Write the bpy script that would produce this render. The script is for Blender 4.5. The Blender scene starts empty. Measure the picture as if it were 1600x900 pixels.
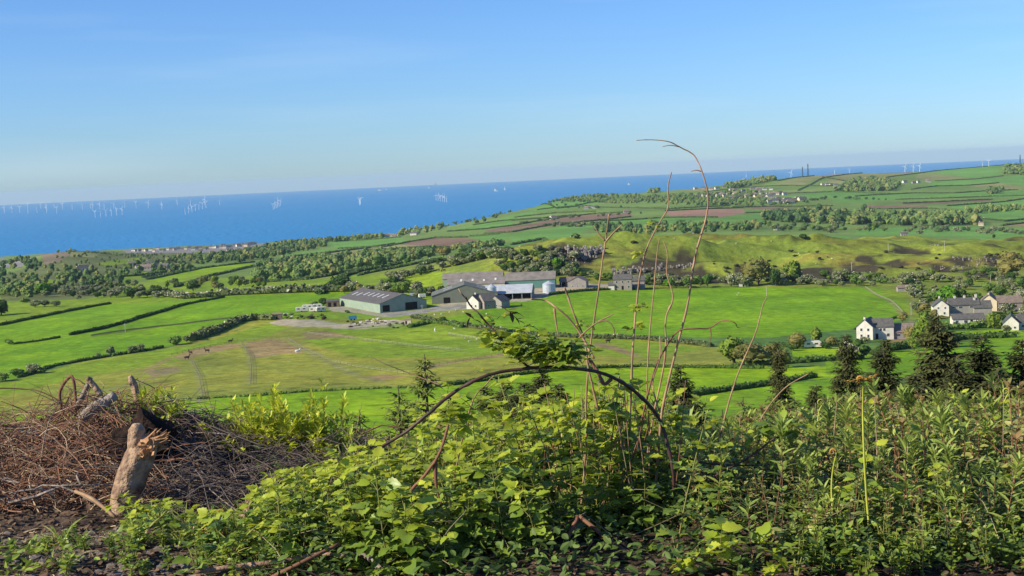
import bpy, math, random
import numpy as np
from mathutils import Matrix, Vector
R = math.radians
scene = bpy.context.scene
COL = scene.collection
# ------------------------------------------------------------------ camera
H = 190.0                     # eye above the sea
RE = 6371000.0
F = 2198.0                    # focal length in pixels of the 1600 px wide photograph
HAZE = 2.3e-5
PITCH, ROLL = math.atan(183.5 / F), R(2.59)
_F = np.array([0, math.cos(PITCH), -math.sin(PITCH)])
_U0 = np.array([0, math.sin(PITCH), math.cos(PITCH)]); _R0 = np.array([1.0, 0, 0])
_Rt = math.cos(ROLL) * _R0 - math.sin(ROLL) * _U0
_Up = math.cos(ROLL) * _U0 + math.sin(ROLL) * _R0
cam_d = bpy.data.cameras.new('camera'); cam = bpy.data.objects.new('camera', cam_d); COL.objects.link(cam)
cam_d.sensor_width = 36; cam_d.lens = 36 * F / 1600; cam_d.clip_start = 0.1; cam_d.clip_end = 200000
cam.matrix_world = Matrix(((_Rt[0], _Up[0], -_F[0], 0), (_Rt[1], _Up[1], -_F[1], 0), (_Rt[2], _Up[2], -_F[2], H), (0, 0, 0, 1)))
scene.camera = cam
# ------------------------------------------------------------------ light
SUN_EL, SUN_AZ = R(30), R(-112)       # azimuth from the view direction (+Y), positive to the right
w = bpy.data.worlds.new('World'); scene.world = w; w.use_nodes = True
nt = w.node_tree; bg = nt.nodes['Background']
sky = nt.nodes.new('ShaderNodeTexSky'); sky.sky_type = 'NISHITA'; sky.sun_disc = False
sky.sun_elevation = SUN_EL; sky.sun_rotation = SUN_AZ
sky.altitude = 200; sky.air_density = 1.0; sky.dust_density = 0.2; sky.ozone_density = 4.0
hs = nt.nodes.new('ShaderNodeHueSaturation'); hs.inputs['Saturation'].default_value = 1.0
vm = nt.nodes.new('ShaderNodeVectorMath'); vm.operation = 'MULTIPLY'; vm.inputs[1].default_value = (.52, .735, 1.08)     # the camera's cool white balance
nt.links.new(sky.outputs[0], hs.inputs['Color']); nt.links.new(hs.outputs[0], vm.inputs[0]); wtc = nt.nodes.new('ShaderNodeTexCoord'); wmp = nt.nodes.new('ShaderNodeMapping'); wmp.inputs['Scale'].default_value = (2.2, 2.2, 26); wmp.inputs['Rotation'].default_value = (0, R(-1.5), 0)
wnz = nt.nodes.new('ShaderNodeTexNoise'); wnz.inputs['Scale'].default_value = 1.3; wnz.inputs['Detail'].default_value = 5; wmr = nt.nodes.new('ShaderNodeMapRange')   # thin high cloud
wmr.inputs[1].default_value = .50; wmr.inputs[2].default_value = .78; wmr.inputs[3].default_value = 0; wmr.inputs[4].default_value = .16; wmx = nt.nodes.new('ShaderNodeMix'); wmx.data_type = 'RGBA'; wmx.inputs['B'].default_value = (5.4, 6.2, 6.9, 1)
for a_, b_ in ((wtc.outputs['Generated'], wmp.inputs[0]), (wmp.outputs[0], wnz.inputs['Vector']), (wnz.outputs[0], wmr.inputs[0]), (wmr.outputs[0], wmx.inputs['Factor']), (vm.outputs[0], wmx.inputs['A']), (wmx.outputs['Result'], bg.inputs[0])): nt.links.new(a_, b_)
bg.inputs[1].default_value = 0.094
sl = bpy.data.lights.new('sun', 'SUN'); so = bpy.data.objects.new('sun', sl); COL.objects.link(so)
sl.energy = 4.6; sl.angle = R(0.5); sl.color = (1.0, 0.89, 0.68)
sd = Vector((math.sin(SUN_AZ) * math.cos(SUN_EL), math.cos(SUN_AZ) * math.cos(SUN_EL), math.sin(SUN_EL)))
so.rotation_euler = sd.to_track_quat('Z', 'Y').to_euler(); so.location = (0, 0, 300)
vs = scene.view_settings
vs.view_transform = 'Standard'; vs.look = 'None'; vs.gamma = 1.0; vs.use_curve_mapping = False; vs.exposure = 0.65
cy = scene.cycles
cy.max_bounces = 5; cy.diffuse_bounces = 2; cy.glossy_bounces = 2; cy.transmission_bounces = 3; cy.volume_bounces = 0
cy.transparent_max_bounces = 6; cy.use_denoising = True
# ------------------------------------------------------------------ helpers
def rng(seed): return np.random.default_rng(seed)
def ray(u, v):
    a = (u - 800) / F; b = -(v - 450) / F
    return a * _Rt[0] + b * _Up[0] + _F[0], a * _Rt[1] + b * _Up[1] + _F[1], a * _Rt[2] + b * _Up[2] + _F[2]
def at(u, v, y):
    """world point seen at photo position (u, v) at depth y"""
    x, yy, z = ray(u, v); return np.array([x / yy * y, y, H + z / yy * y])
def slope(u, v):
    x, yy, z = ray(u, v); return z / yy
def px(y): return y / F          # metres per photo pixel at depth y
_grid = rng(5).random((64, 64))
def vnoise(x, y):
    xi = np.floor(x).astype(int); yi = np.floor(y).astype(int); fx = x - xi; fy = y - yi
    fx = fx * fx * (3 - 2 * fx); fy = fy * fy * (3 - 2 * fy)
    g = lambda i, j: _grid[i % 64, j % 64]
    return (g(xi, yi) * (1 - fx) + g(xi + 1, yi) * fx) * (1 - fy) + (g(xi, yi + 1) * (1 - fx) + g(xi + 1, yi + 1) * fx) * fy - 0.5
def fbm(x, y, o=4):
    s = 0; a = 1
    for _ in range(o): s = s + a * vnoise(x, y); x = x * 2.03 + 7.1; y = y * 2.03 + 3.3; a *= 0.5
    return s
class MB:
    """collects geometry with numpy, then builds ONE mesh object"""
    def __init__(s): s.V = []; s.L = []; s.T = []; s.M = []; s.n = 0
    def raw(s, V, L, T, M=0):
        V = np.asarray(V, float).reshape(-1, 3); L = np.asarray(L, int).ravel(); T = np.asarray(T, int).ravel()
        s.V.append(V); s.L.append(L + s.n); s.T.append(T); s.M.append(np.full(len(T), M) if np.isscalar(M) else np.asarray(M, int)); s.n += len(V)
    def add(s, V, faces, m=0):
        L = [i for f in faces for i in f]; s.raw(V, L, [len(f) for f in faces], m)
    def stamp(s, tpl, A, P, m=0):
        """copies of a template (V, L, T): A (n,3,3) matrices, P (n,3) places"""
        V, L, T = tpl; n = len(P)
        if n == 0: return
        W = np.einsum('nij,vj->nvi', A, V) + P[:, None, :]
        LL = (np.asarray(L)[None, :] + (np.arange(n) * len(V))[:, None]).ravel()
        TT = np.tile(T, n)
        if not np.isscalar(m): m = np.repeat(m, len(T))
        s.raw(W.reshape(-1, 3), LL, TT, m)
    def box(s, x0, x1, y0, y1, z0, z1, m=0):
        V = [(x, y, z) for z in (z0, z1) for y in (y0, y1) for x in (x0, x1)]
        s.add(V, [(0, 2, 3, 1), (4, 5, 7, 6), (0, 1, 5, 4), (2, 6, 7, 3), (0, 4, 6, 2), (1, 3, 7, 5)], m)
    def tube(s, P, rad, n=5, m=0, cap=True):
        P = np.asarray(P, float); k = len(P); rad = np.broadcast_to(np.asarray(rad, float), (k,))
        T = np.gradient(P, axis=0); T /= np.linalg.norm(T, axis=1)[:, None] + 1e-12
        ref = np.array([0.31, 0.87, 0.38]) if abs(T[0][2]) > .9 else np.array([0, 0, 1.0])
        A = np.cross(T, ref); A /= np.linalg.norm(A, axis=1)[:, None] + 1e-9; B = np.cross(T, A)
        t = np.arange(n) * 2 * math.pi / n
        V = P[:, None] + rad[:, None, None] * (np.cos(t)[None, :, None] * A[:, None] + np.sin(t)[None, :, None] * B[:, None])
        i = np.arange(k - 1)[:, None] * n; j = np.arange(n)[None]; j2 = (j + 1) % n
        Q = np.stack([i + j, i + j2, i + n + j2, i + n + j], -1).reshape(-1)
        L = list(Q); TT = [4] * ((k - 1) * n)
        if cap: L += list(range(n))[::-1] + list(range((k - 1) * n, k * n)); TT += [n, n]
        s.raw(V.reshape(-1, 3), L, TT, m)
    def tpl(s): return (np.concatenate(s.V), np.concatenate(s.L), np.concatenate(s.T))
    def mesh(s, name, mats, smooth=False):
        V = np.concatenate(s.V); L = np.concatenate(s.L); T = np.concatenate(s.T); M = np.concatenate(s.M)
        me = bpy.data.meshes.new(name); me.vertices.add(len(V)); me.vertices.foreach_set('co', V.ravel().astype(np.float32))
        me.loops.add(len(L)); me.loops.foreach_set('vertex_index', L.astype(np.int32))
        me.polygons.add(len(T)); st = np.concatenate([[0], np.cumsum(T)[:-1]])
        me.polygons.foreach_set('loop_start', st.astype(np.int32)); me.polygons.foreach_set('loop_total', T.astype(np.int32))
        for m in (mats if isinstance(mats, (list, tuple)) else [mats]): me.materials.append(m)
        me.polygons.foreach_set('material_index', M.astype(np.int32))
        me.polygons.foreach_set('use_smooth', np.full(len(T), smooth)); me.update(calc_edges=True)
        return me
    def build(s, name, mats, parent=None, smooth=False):
        return link(name, s.mesh(name, mats, smooth), parent)
def link(name, me, parent=None):
    o = bpy.data.objects.new(name, me); COL.objects.link(o)
    if parent is not None: o.parent = parent
    return o
def tag(o, label=None, cat=None, group=None, kind=None):
    for k, v in (('label', label), ('category', cat), ('group', group), ('kind', kind)):
        if v: o[k] = v
    return o
def empty(name, loc, rz=0, **kw):
    o = bpy.data.objects.new(name, None); COL.objects.link(o); o.location = loc; o.rotation_euler = (0, 0, rz); o.empty_display_size = .1
    return tag(o, **kw)
def copy_tree(o, parent=None):
    c = o.copy(); COL.objects.link(c); c.parent = parent
    for k in ('label', 'group'):
        if k in c and parent is None: del c[k]
    for ch in KIDS.get(o.name, ()): copy_tree(ch, c)
    return c
KIDS = {}
def register(root):                 # remember the children of a prototype so copies are cheap
    def rec(o): 
        KIDS[o.name] = list(o.children)
        for c in o.children: rec(c)
    rec(root); return root
def move(o, loc, rz=None, sc=None, tilt=None):
    o.location = loc
    if rz is not None: o.rotation_euler = (tilt[0] if tilt else 0, tilt[1] if tilt else 0, rz)
    if sc is not None: o.scale = sc if hasattr(sc, '__len__') else (sc, sc, sc)
def rots(r, n, tx=0.0, ty=0.0, rz=None, sc=None):
    """n matrices: tilt about x (tx array), about y, then spin about z"""
    rz = r.random(n) * 2 * math.pi if rz is None else rz
    tx = np.broadcast_to(tx, (n,)); ty = np.broadcast_to(ty, (n,)); sc = np.ones(n) if sc is None else np.broadcast_to(sc, (n,))
    cx, sx, cY, sY, cz, sz = np.cos(tx), np.sin(tx), np.cos(ty), np.sin(ty), np.cos(rz), np.sin(rz)
    o = np.zeros(n); i = np.ones(n)
    X = np.stack([i, o, o, o, cx, -sx, o, sx, cx], -1).reshape(n, 3, 3)
    Y = np.stack([cY, o, sY, o, i, o, -sY, o, cY], -1).reshape(n, 3, 3)
    Z = np.stack([cz, -sz, o, sz, cz, o, o, o, i], -1).reshape(n, 3, 3)
    return (Z @ Y @ X) * sc[:, None, None]
# ------------------------------------------------------------------ materials
def mat(name, col, col2=None, scale=1.0, rough=.8, spec=.3, var=.25, obj=True, island=0.0, transl=0.0, bump=0.0, detail=3, coord='Object', metal=0.0):
    """procedural: two tones mixed by noise, with per-object and per-island variation"""
    m = bpy.data.materials.new(name); m.use_nodes = True; t = m.node_tree; N = t.nodes; K = t.links.new
    p = N['Principled BSDF']; p.inputs['Roughness'].default_value = rough; p.inputs['Specular IOR Level'].default_value = spec; p.inputs['Metallic'].default_value = metal
    tc = N.new('ShaderNodeTexCoord'); nz = N.new('ShaderNodeTexNoise'); nz.inputs['Scale'].default_value = scale; nz.inputs['Detail'].default_value = detail
    K(tc.outputs[coord], nz.inputs['Vector'])
    mx = N.new('ShaderNodeMix'); mx.data_type = 'RGBA'
    c2 = col2 or tuple(c * .7 for c in col)
    mx.inputs['A'].default_value = (*col, 1); mx.inputs['B'].default_value = (*c2, 1)
    mr = N.new('ShaderNodeMapRange'); mr.inputs[1].default_value = .35; mr.inputs[2].default_value = .65; K(nz.outputs[0], mr.inputs[0])
    fac = mr.outputs[0]
    if island:
        g = N.new('ShaderNodeNewGeometry'); a = N.new('ShaderNodeMix'); a.inputs['Factor'].default_value = island
        K(fac, a.inputs['A']); K(g.outputs['Random Per Island'], a.inputs['B']); fac = a.outputs['Result']
    K(fac, mx.inputs['Factor']); out = mx.outputs['Result']
    if var:
        oi = N.new('ShaderNodeObjectInfo'); r2 = N.new('ShaderNodeMapRange'); r2.inputs[3].default_value = 1 - var; r2.inputs[4].default_value = 1 + var
        K(oi.outputs['Random'], r2.inputs[0]); h = N.new('ShaderNodeHueSaturation'); K(r2.outputs[0], h.inputs['Value']); K(out, h.inputs['Color'])
        r3 = N.new('ShaderNodeMapRange'); r3.inputs[3].default_value = .5 + var * .06; r3.inputs[4].default_value = .5 - var * .06
        K(oi.outputs['Random'], r3.inputs[0]); K(r3.outputs[0], h.inputs['Hue']); out = h.outputs[0]
    K(out, p.inputs['Base Color'])
    if bump:
        b = N.new('ShaderNodeBump'); b.inputs['Strength'].default_value = bump; b.inputs['Distance'].default_value = 1 / scale
        K(nz.outputs[0], b.inputs['Height']); K(b.outputs[0], p.inputs['Normal'])
    if transl:
        tr = N.new('ShaderNodeBsdfTranslucent'); ms = N.new('ShaderNodeMixShader'); ms.inputs[0].default_value = transl
        hh = N.new('ShaderNodeHueSaturation'); hh.inputs['Value'].default_value = 1.6; hh.inputs['Hue'].default_value = .485; K(out, hh.inputs['Color']); K(hh.outputs[0], tr.inputs[0])
        K(p.outputs[0], ms.inputs[1]); K(tr.outputs[0], ms.inputs[2]); K(ms.outputs[0], N['Material Output'].inputs[0])
    return m
# ------------------------------------------------------------------ terrain: distance / sightline profiles of the valley, by bearing
NEAR = [(12, -6.2), (25, -9), (60, -15.5), (120, -27), (200, -41)]
PROF = {
 -300: '350,678 450,631 600,574 800,519 1000,489 1300,466 1700,446 2300,431 3300,425 4000,419 4150,417 z4400,-196',
 0: '350,665 450,617 600,560 800,505 1000,475 1300,452 1700,432 2300,417 3300,411 4000,405 4150,403 z4400,-196',
 50: '350,663 450,615 600,558 800,503 1000,473 1300,450 1700,429 2000,412 2300,400 z2900,-145 z4200,-188 z4400,-196',
 100: '350,661 450,612 600,554 800,500 1000,471 1300,448 1700,425 2000,405 2300,386 2450,384 z2900,-135 z4250,-188 z4450,-196',
 170: '350,657 450,609 600,551 800,497 1000,468 1300,445 1700,425 2100,408 2500,396 z3200,-158 z4350,-188 z4500,-196',
 250: '350,652 450,604 600,547 700,520 870,480 1050,459 1350,440 1800,422 2400,403 3000,396 4200,389 z4400,-188 z4600,-196',
 400: '350,645 450,597 560,552 720,500 880,466 1030,447 1250,434 1800,414 2400,400 3600,385 4280,382 z4600,-196',
 500: '350,640 450,592 560,547 720,495 880,460 1030,439 1250,430 1800,410 2400,394 3400,376 z3700,-155 z4600,-196',
 600: '350,636 450,588 560,543 740,488 880,457 980,437 1080,425 1450,413 2000,395 2700,380 3500,369 z3900,-162 z4600,-196',
 700: '350,631 450,584 560,539 740,480 850,452 930,430 1000,409 1150,404 1900,388 2600,370 3300,359 3800,354 z4600,-196',
 800: '350,626 410,600 490,560 610,520 730,480 820,455 880,430 930,402 970,389 z1200,-82 1900,374 2600,355 3200,341 3900,327 z4700,-196',
 850: '350,624 410,598 490,558 610,518 730,478 820,453 870,435 920,401 960,382 z1200,-79 1900,372 2600,352 3200,337 3900,320 4300,310 z5000,-196',
 900: '350,622 410,596 490,556 610,516 730,476 830,450 870,432 910,396 960,376 z1200,-77 1900,368 2600,348 3200,332 3900,314 4500,302 z5500,-196',
 1000: '350,628 440,580 560,530 680,490 820,453 870,441 930,410 1000,373 z1250,-82 2000,362 2500,350 3000,330 3800,313 4700,299 z5800,-196',
 1100: '350,623 440,576 560,526 680,486 830,450 880,436 950,405 1050,364 z1300,-86 2000,356 2500,342 3000,326 3800,306 4700,292 z6000,-196',
 1200: '350,620 440,572 560,523 680,481 820,450 880,432 960,398 1060,365 z1350,-88 2000,362 2500,345 3000,327 3800,300 4700,277 z6000,-196',
 1300: '350,617 440,568 560,520 680,477 810,450 880,430 970,395 1080,367 z1350,-90 2000,364 2500,343 3000,322 3800,295 5000,268 z6500,-196',
 1450: '350,612 440,563 560,520 640,492 760,458 860,430 980,395 1100,369 z1350,-93 2000,362 2500,340 3000,318 3800,292 5200,266 z7000,-196',
 1600: '350,606 440,558 560,515 640,490 760,455 860,428 980,395 1100,371 z1350,-96 2000,362 2500,340 3000,315 3800,286 5400,252 z7000,-196',
 1900: '350,592 440,544 560,501 640,476 760,441 860,414 980,381 1100,357 z1350,-96 2000,348 2500,326 3000,301 3800,272 5400,240 z7000,-196'}
YR = np.unique(np.concatenate([np.geomspace(12, 300, 150), np.geomspace(300, 1300, 320), np.geomspace(1300, 7300, 230)]))
SC = np.linspace(-.62, .62, 1100)
_cols = []; _cs = []
for u in sorted(PROF):
    ys = [a for a, b in NEAR]; zs = [b for a, b in NEAR]
    for e in PROF[u].split():
        a, b = e.lstrip('z').split(','); a = float(a); b = float(b)
        ys.append(a); zs.append(b if e[0] == 'z' else a * slope(u, b))
    _cols.append(np.interp(np.log(YR), np.log(ys), zs)); _cs.append(ray(u, 450)[0] / ray(u, 450)[1])
_cols = np.array(_cols)
TZ = np.stack([np.interp(SC, _cs, _cols[:, i]) for i in range(len(YR))])        # (rows, cols)
def smooth_axis(A, k, ax):
    w_ = np.exp(-.5 * (np.arange(-3 * k, 3 * k + 1) / k) ** 2); w_ /= w_.sum()
    P = np.concatenate([np.repeat(A.take([0], ax), 3 * k, ax), A, np.repeat(A.take([-1], ax), 3 * k, ax)], ax)
    return sum(w_[i] * P.take(range(i, i + A.shape[ax]), ax) for i in range(6 * k + 1))
TZ = smooth_axis(smooth_axis(TZ, 4, 0), 14, 1)
GY, GS = np.meshgrid(YR, SC, indexing='ij'); GX = GY * GS
_hill = np.clip((GY - 830) / 80, 0, 1) * np.clip((1350 - GY) / 150, 0, 1) * np.clip((GS + .05) / .05, 0, 1)
_amp = np.clip((GY - 200) / 600, 0, 1)
TZ = TZ + _amp * (.8 * fbm(GX / 90, GY / 90, 3) + np.clip((GY - 1500) / 1500, 0, 1) * 5 * fbm(GX / 500 + 9, GY / 500, 3) * np.clip((5300 - GY) / 1500, 0, 1))
TZ = TZ + _hill * (6.5 * fbm(GX / 60 + GY / 90, GY / 30, 4) - 8.0 * np.abs(fbm(GX / 55, GY / 32 + 5, 3)) * np.clip((GY - 860) / 80, 0, 1))
TZ += H
MOUNDS = '930,392,45,22,6 1040,400,40,20,7 985,412,30,14,4 1180,392,60,20,5 1260,412,40,14,4 1310,390,60,22,6 1400,408,45,15,5 1440,388,50,20,5 1530,398,50,18,6 1350,425,40,12,3.5 1120,425,35,12,4 1220,378,50,16,4 1490,422,40,12,4 1580,408,40,16,5 880,398,30,14,5 1090,385,40,14,5 720,425,60,24,3'
LY = np.log(YR)
def zat(x, y):
    """terrain height"""
    x = np.asarray(x, float); y = np.asarray(y, float)
    i = np.clip(np.interp(np.log(y), LY, np.arange(len(YR))), 0, len(YR) - 1.001); j = np.clip((x / y - SC[0]) / (SC[1] - SC[0]), 0, len(SC) - 1.001)
    a = i.astype(int); b = j.astype(int); fa = i - a; fb = j - b
    return (TZ[a, b] * (1 - fa) + TZ[a + 1, b] * fa) * (1 - fb) + (TZ[a, b + 1] * (1 - fa) + TZ[a + 1, b + 1] * fa) * fb
def ground(u, v, ymin=200.):
    """first terrain point seen at photo position (u, v)"""
    x, yy, z = ray(u, v); s, k = x / yy, z / yy
    j = min(max((s - SC[0]) / (SC[1] - SC[0]), 0), len(SC) - 1.001); b = int(j); fb = j - b
    col = TZ[:, b] * (1 - fb) + TZ[:, b + 1] * fb - (H + k * YR)
    idx = np.nonzero((col >= 0) & (YR >= ymin))[0]
    if len(idx) == 0 or idx[0] == 0:
        idx0 = int(np.argmax(np.where(YR >= ymin, col, -1e9))); y = YR[idx0]; return np.array([s * y, y, float(TZ[idx0, b])])
    i = idx[0]; t = col[i - 1] / (col[i - 1] - col[i]) if col[i - 1] < 0 else 0; y = YR[i - 1] + (YR[i] - YR[i - 1]) * t
    return np.array([s * y, y, H + k * y])
def gpath(pts, step=None, ymin=200.):
    P = np.array([ground(u, v, ymin) for u, v in pts])[:, :2]
    if step is None: return P
    d = np.concatenate([[0], np.cumsum(np.linalg.norm(np.diff(P, axis=0), axis=1))]); n = max(2, int(d[-1] / step) + 1); t = np.linspace(0, d[-1], n)
    return np.stack([np.interp(t, d, P[:, 0]), np.interp(t, d, P[:, 1])], 1)
def inpoly(P, X, Y):
    r = np.zeros(X.shape, bool); n = len(P)
    for i in range(n):
        x0, y0 = P[i]; x1, y1 = P[(i + 1) % n]
        if y0 == y1: continue
        c = ((y0 > Y) != (y1 > Y)) & (X < (x1 - x0) * (Y - y0) / (y1 - y0) + x0); r ^= c
    return r
def pts(s): return [tuple(float(q) for q in e.split(',')) for e in s.split()]
for e_ in MOUNDS.split():
    a_, b_, c_, d_, h_ = map(float, e_.split(',')); q_ = ground(a_, b_); TZ += h_ * np.exp(-((GX - q_[0]) / c_) ** 2 - ((GY - q_[1]) / d_) ** 2) * (1 + .5 * fbm(GX / 18, GY / 12, 2))
# field colours (albedo)
BRIGHT = (.15, .285, .008); LIME = (.21, .345, .006); OLIVE = (.235, .255, .035); PASTURE = (.18, .27, .018); HILLC = (.19, .24, .035)
MID = (.09, .17, .035); FAR = (.15, .23, .05); FARB = (.13, .27, .05); BROWN = (.20, .13, .085); PINK = (.30, .18, .12); TAN = (.22, .23, .08)
GRAVEL = (.36, .32, .22); CONC = (.29, .265, .22); SOIL = (.25, .195, .085); SCRUB = (.13, .155, .05); TOWN = (.22, .21, .2); ROCKY = (.10, .12, .03)
FIELDS = [
 (SCRUB, '0,430 60,410 110,386 200,392 330,396 300,412 180,432 200,452 120,470 0,470'),
 ((.20,.16,.10), '55,400 75,390 100,386 115,395 95,408 70,414'), (PASTURE, '150,412 190,405 230,402 220,408 170,416'), (TAN, '110,395 170,395 150,402 110,402'), (PASTURE, '20,440 80,436 100,442 40,448'), (TOWN, '0,402 60,402 30,418 0,418'), (TOWN, '190,391 300,387 420,380 440,385 300,396 200,396'),
 (PASTURE, '0,495 100,485 172,473 150,466 60,470 0,478'), (PASTURE, '180,430 300,417 300,422 225,434 205,442'),
 (PASTURE, '230,437 312,420 397,410 397,415 330,430 275,447 240,447'), (LIME, '232,438 312,421 390,411 397,414 312,430 250,441'),
 (BRIGHT, '-60,510 0,504 42,499 100,487 172,475 290,470 350,464 440,461 560,455 575,462 532,468 532,476 500,480 440,494 400,497 375,500 320,527 255,543 170,556 125,564 82,572 45,586 0,597 -60,612'),
 (OLIVE, '-60,614 0,599 125,566 255,545 320,529 400,499 640,499 700,508 860,525 1000,528 1110,540 1180,545 1200,560 1200,575 1000,571 828,583 733,597 690,604 480,611 250,628 0,655 -60,660'),
 (PASTURE, '520,512 640,502 840,528 1000,532 1100,545 1000,560 800,552 720,558 560,560 470,530'), (PASTURE, '0,600 125,567 255,546 300,540 420,505 450,512 380,540 300,560 120,590 0,620'),
 (LIME, '-60,670 0,656 250,629 480,612 690,605 733,598 828,584 1000,572 1200,574 1205,600 1140,622 1060,640 900,680 300,720 -60,720'),
 (LIME, '1060,575 1160,574 1290,572 1310,590 1200,598 1080,617 1050,600'), (BRIGHT, '1000,640 1080,622 1200,603 1215,600 1300,592 1420,600 1600,590 1700,640 1300,700 1000,700'),
 (BRIGHT, '1290,560 1420,548 1600,520 1700,515 1700,600 1420,590 1290,585'), (LIME, '1238,545 1345,542 1345,556 1290,560 1238,557'), (LIME, '1480,518 1580,514 1600,520 1480,526'),
 (BRIGHT, '700,505 690,497 735,489 790,474 870,459 1000,452 1170,449 1350,449 1395,456 1412,480 1417,498 1340,514 1280,519 1200,528 1100,527 1000,524 860,520'),
 (HILLC, '655,482 735,483 740,488 690,498 650,500 640,496'), (HILLC, '560,425 640,415 700,405 700,420 640,428 560,430 430,442 430,436'),
 (PASTURE, '1362,448 1410,458 1415,468 1398,470 1372,452'), (PASTURE, '1400,462 1440,480 1430,500 1417,496'),
 (GRAVEL, '420,504 445,499 500,500 525,505 535,509 470,511 430,508'), (GRAVEL, '520,507 600,500 640,500 625,506 560,512 520,514'),
 (GRAVEL, '505,478 532,477 592,489 667,483 700,470 690,462 760,455 880,443 960,444 960,449 880,458 830,470 760,474 720,482 670,487 600,496 560,489 520,487'),
 (CONC, '600,490 670,482 740,476 740,482 680,487 610,496'),
 (SOIL, '385,535 430,530 450,537 480,545 470,552 440,553 400,560 384,553'), (SOIL, '300,545 370,536 384,540 330,552 290,562 270,560'), (SOIL, '225,580 275,572 285,580 240,590'),
 (SOIL, '669,571 800,550 802,554 720,565 672,577'), (SOIL, '470,520 510,517 560,527 520,528 480,530'), (SOIL, '930,535 960,540 1000,556 990,558 950,545 925,540'), (SOIL, '560,590 600,585 640,588 600,594'),
 (SOIL, '1395,520 1500,520 1500,526 1400,540 1380,545'),
 # beyond the hill
 (LIME, '575,418 640,408 655,410 560,425'), (FARB, '700,407 800,385 850,377 830,372 740,392'),
 (TAN, '400,414 445,402 550,390 617,380 667,386 575,392 540,400 480,402 440,410'), (FARB, '500,378 625,371 640,377 600,385 530,389'), (FARB, '440,397 530,388 550,390 445,402'),
 (BROWN, '625,381 675,372 725,372 757,378 740,384 675,387'), (FARB, '735,370 780,365 800,367 800,372 760,378'), (FARB, '700,361 740,352 800,344 800,352 760,358'), (BROWN, '757,360 800,354 870,342 900,336 985,333 990,339 900,348 800,363 770,366'),
 (FARB, '780,342 830,330 870,314 900,312 935,318 920,323 840,330 800,345'), (FARB, '800,330 835,318 870,314 880,322 840,328'), (TAN, '820,345 880,335 870,342'),
 (FARB, '800,366 900,350 930,352 900,370 800,382'), (FARB, '940,346 1030,341 1120,340 1190,333 1197,341 1180,351 1100,356 1000,358 940,353'), (PINK, '1035,331 1160,326 1166,332 1120,340 1048,338'), (BROWN, '1145,324 1200,322 1270,324 1200,327'),
 (TAN, '1050,290 1090,285 1120,290 1100,300'), (FARB, '1085,292 1140,283 1180,280 1170,288'),
 (TAN, '1210,288 1272,271 1287,277 1250,290'), (PINK, '1274,269 1287,266 1332,264 1347,268 1300,276 1288,276'), (BROWN, '1332,264 1430,266 1425,270 1350,269'), (TAN, '1300,277 1345,270 1430,271 1400,276 1380,278 1330,285 1290,290'),
 (FARB, '1465,267 1500,259 1560,256 1567,272 1525,278 1470,272'), (TAN, '1435,272 1470,273 1520,279 1462,282 1430,278'), (FARB, '1430,295 1462,283 1525,280 1600,273 1600,290 1560,285 1510,290'),
 (TAN, '1512,290 1560,286 1600,292 1590,297 1550,297'), (FARB, '1300,305 1340,307 1425,303 1490,303 1550,298 1600,298 1600,308 1475,309 1400,311 1340,318 1300,316'), (FARB, '1220,303 1300,300 1400,302 1390,306 1300,310 1240,312'),
 (TAN, '1215,299 1290,298 1250,303 1215,304'), (BROWN, '1350,321 1450,322 1445,326 1355,326'), (BROWN, '1400,317 1550,312 1550,314 1420,320'), (FARB, '1480,322 1600,312 1600,320 1500,328'),
 (FARB, '1518,329 1600,324 1700,322 1700,345 1580,346 1530,341'), (SOIL, '1567,353 1600,349 1700,347 1700,352 1600,354'), (FARB, '1285,366 1340,355 1380,356 1500,352 1600,357 1700,357 1700,372 1500,370 1300,368')]
n_r, n_c = GY.shape
Cc = np.empty((n_r, n_c, 3)); Cc[:] = FAR
Cc[GY < 1330] = HILLC; Cc[(GY < 1330) & (GS < -.05)] = PASTURE; Cc[GY < 620] = MID
for c, s in FIELDS:
    P = gpath(pts(s)); lo = P.min(0); hi = P.max(0)
    m = (GX > lo[0]) & (GX < hi[0]) & (GY > lo[1]) & (GY < hi[1])
    if m.any():
        k = np.zeros_like(m); k[m] = inpoly(P, GX[m], GY[m]); Cc[k] = c
# the dry banks and heathery patches of the limestone hill, and worn paddock ground
q = np.clip(fbm(GX / 45 + 31, GY / 22 + 4, 4) * 2.4 - .15, 0, 1) * _hill
Cc = Cc * (1 - q[..., None]) + np.array((.17, .15, .035)) * q[..., None]
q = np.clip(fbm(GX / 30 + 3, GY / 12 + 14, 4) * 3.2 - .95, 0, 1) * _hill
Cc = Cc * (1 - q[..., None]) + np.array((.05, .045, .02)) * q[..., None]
q = np.clip(fbm(GX / 30 + 13, GY / 30 + 4, 4) * 2.0, -.6, .8) * ((GY < 1300))
Cc = Cc * (1 + .22 * q[..., None] * np.array((1.3, .8, .5)))
q = fbm(GX / 160 + 13, GY / 160 + 4, 4) * (GY > 1300)
Cc = Cc * (1 + .35 * q[..., None])
SHADED_SCRUB = '1045,415,38,14 1075,405,26,8 1010,425,20,8 1270,428,30,8 1340,417,22,5 1390,415,20,6 1240,435,40,6 1505,410,24,5 1560,412,26,5 1540,430,30,7 1470,422,22,5 1300,438,40,6 880,395,16,8 905,400,22,8 1120,440,30,6 1420,395,18,4 1180,425,24,5 1355,408,14,3'  # purple-brown scrub on the banks, with its shade mixed into the dark colour
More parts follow.
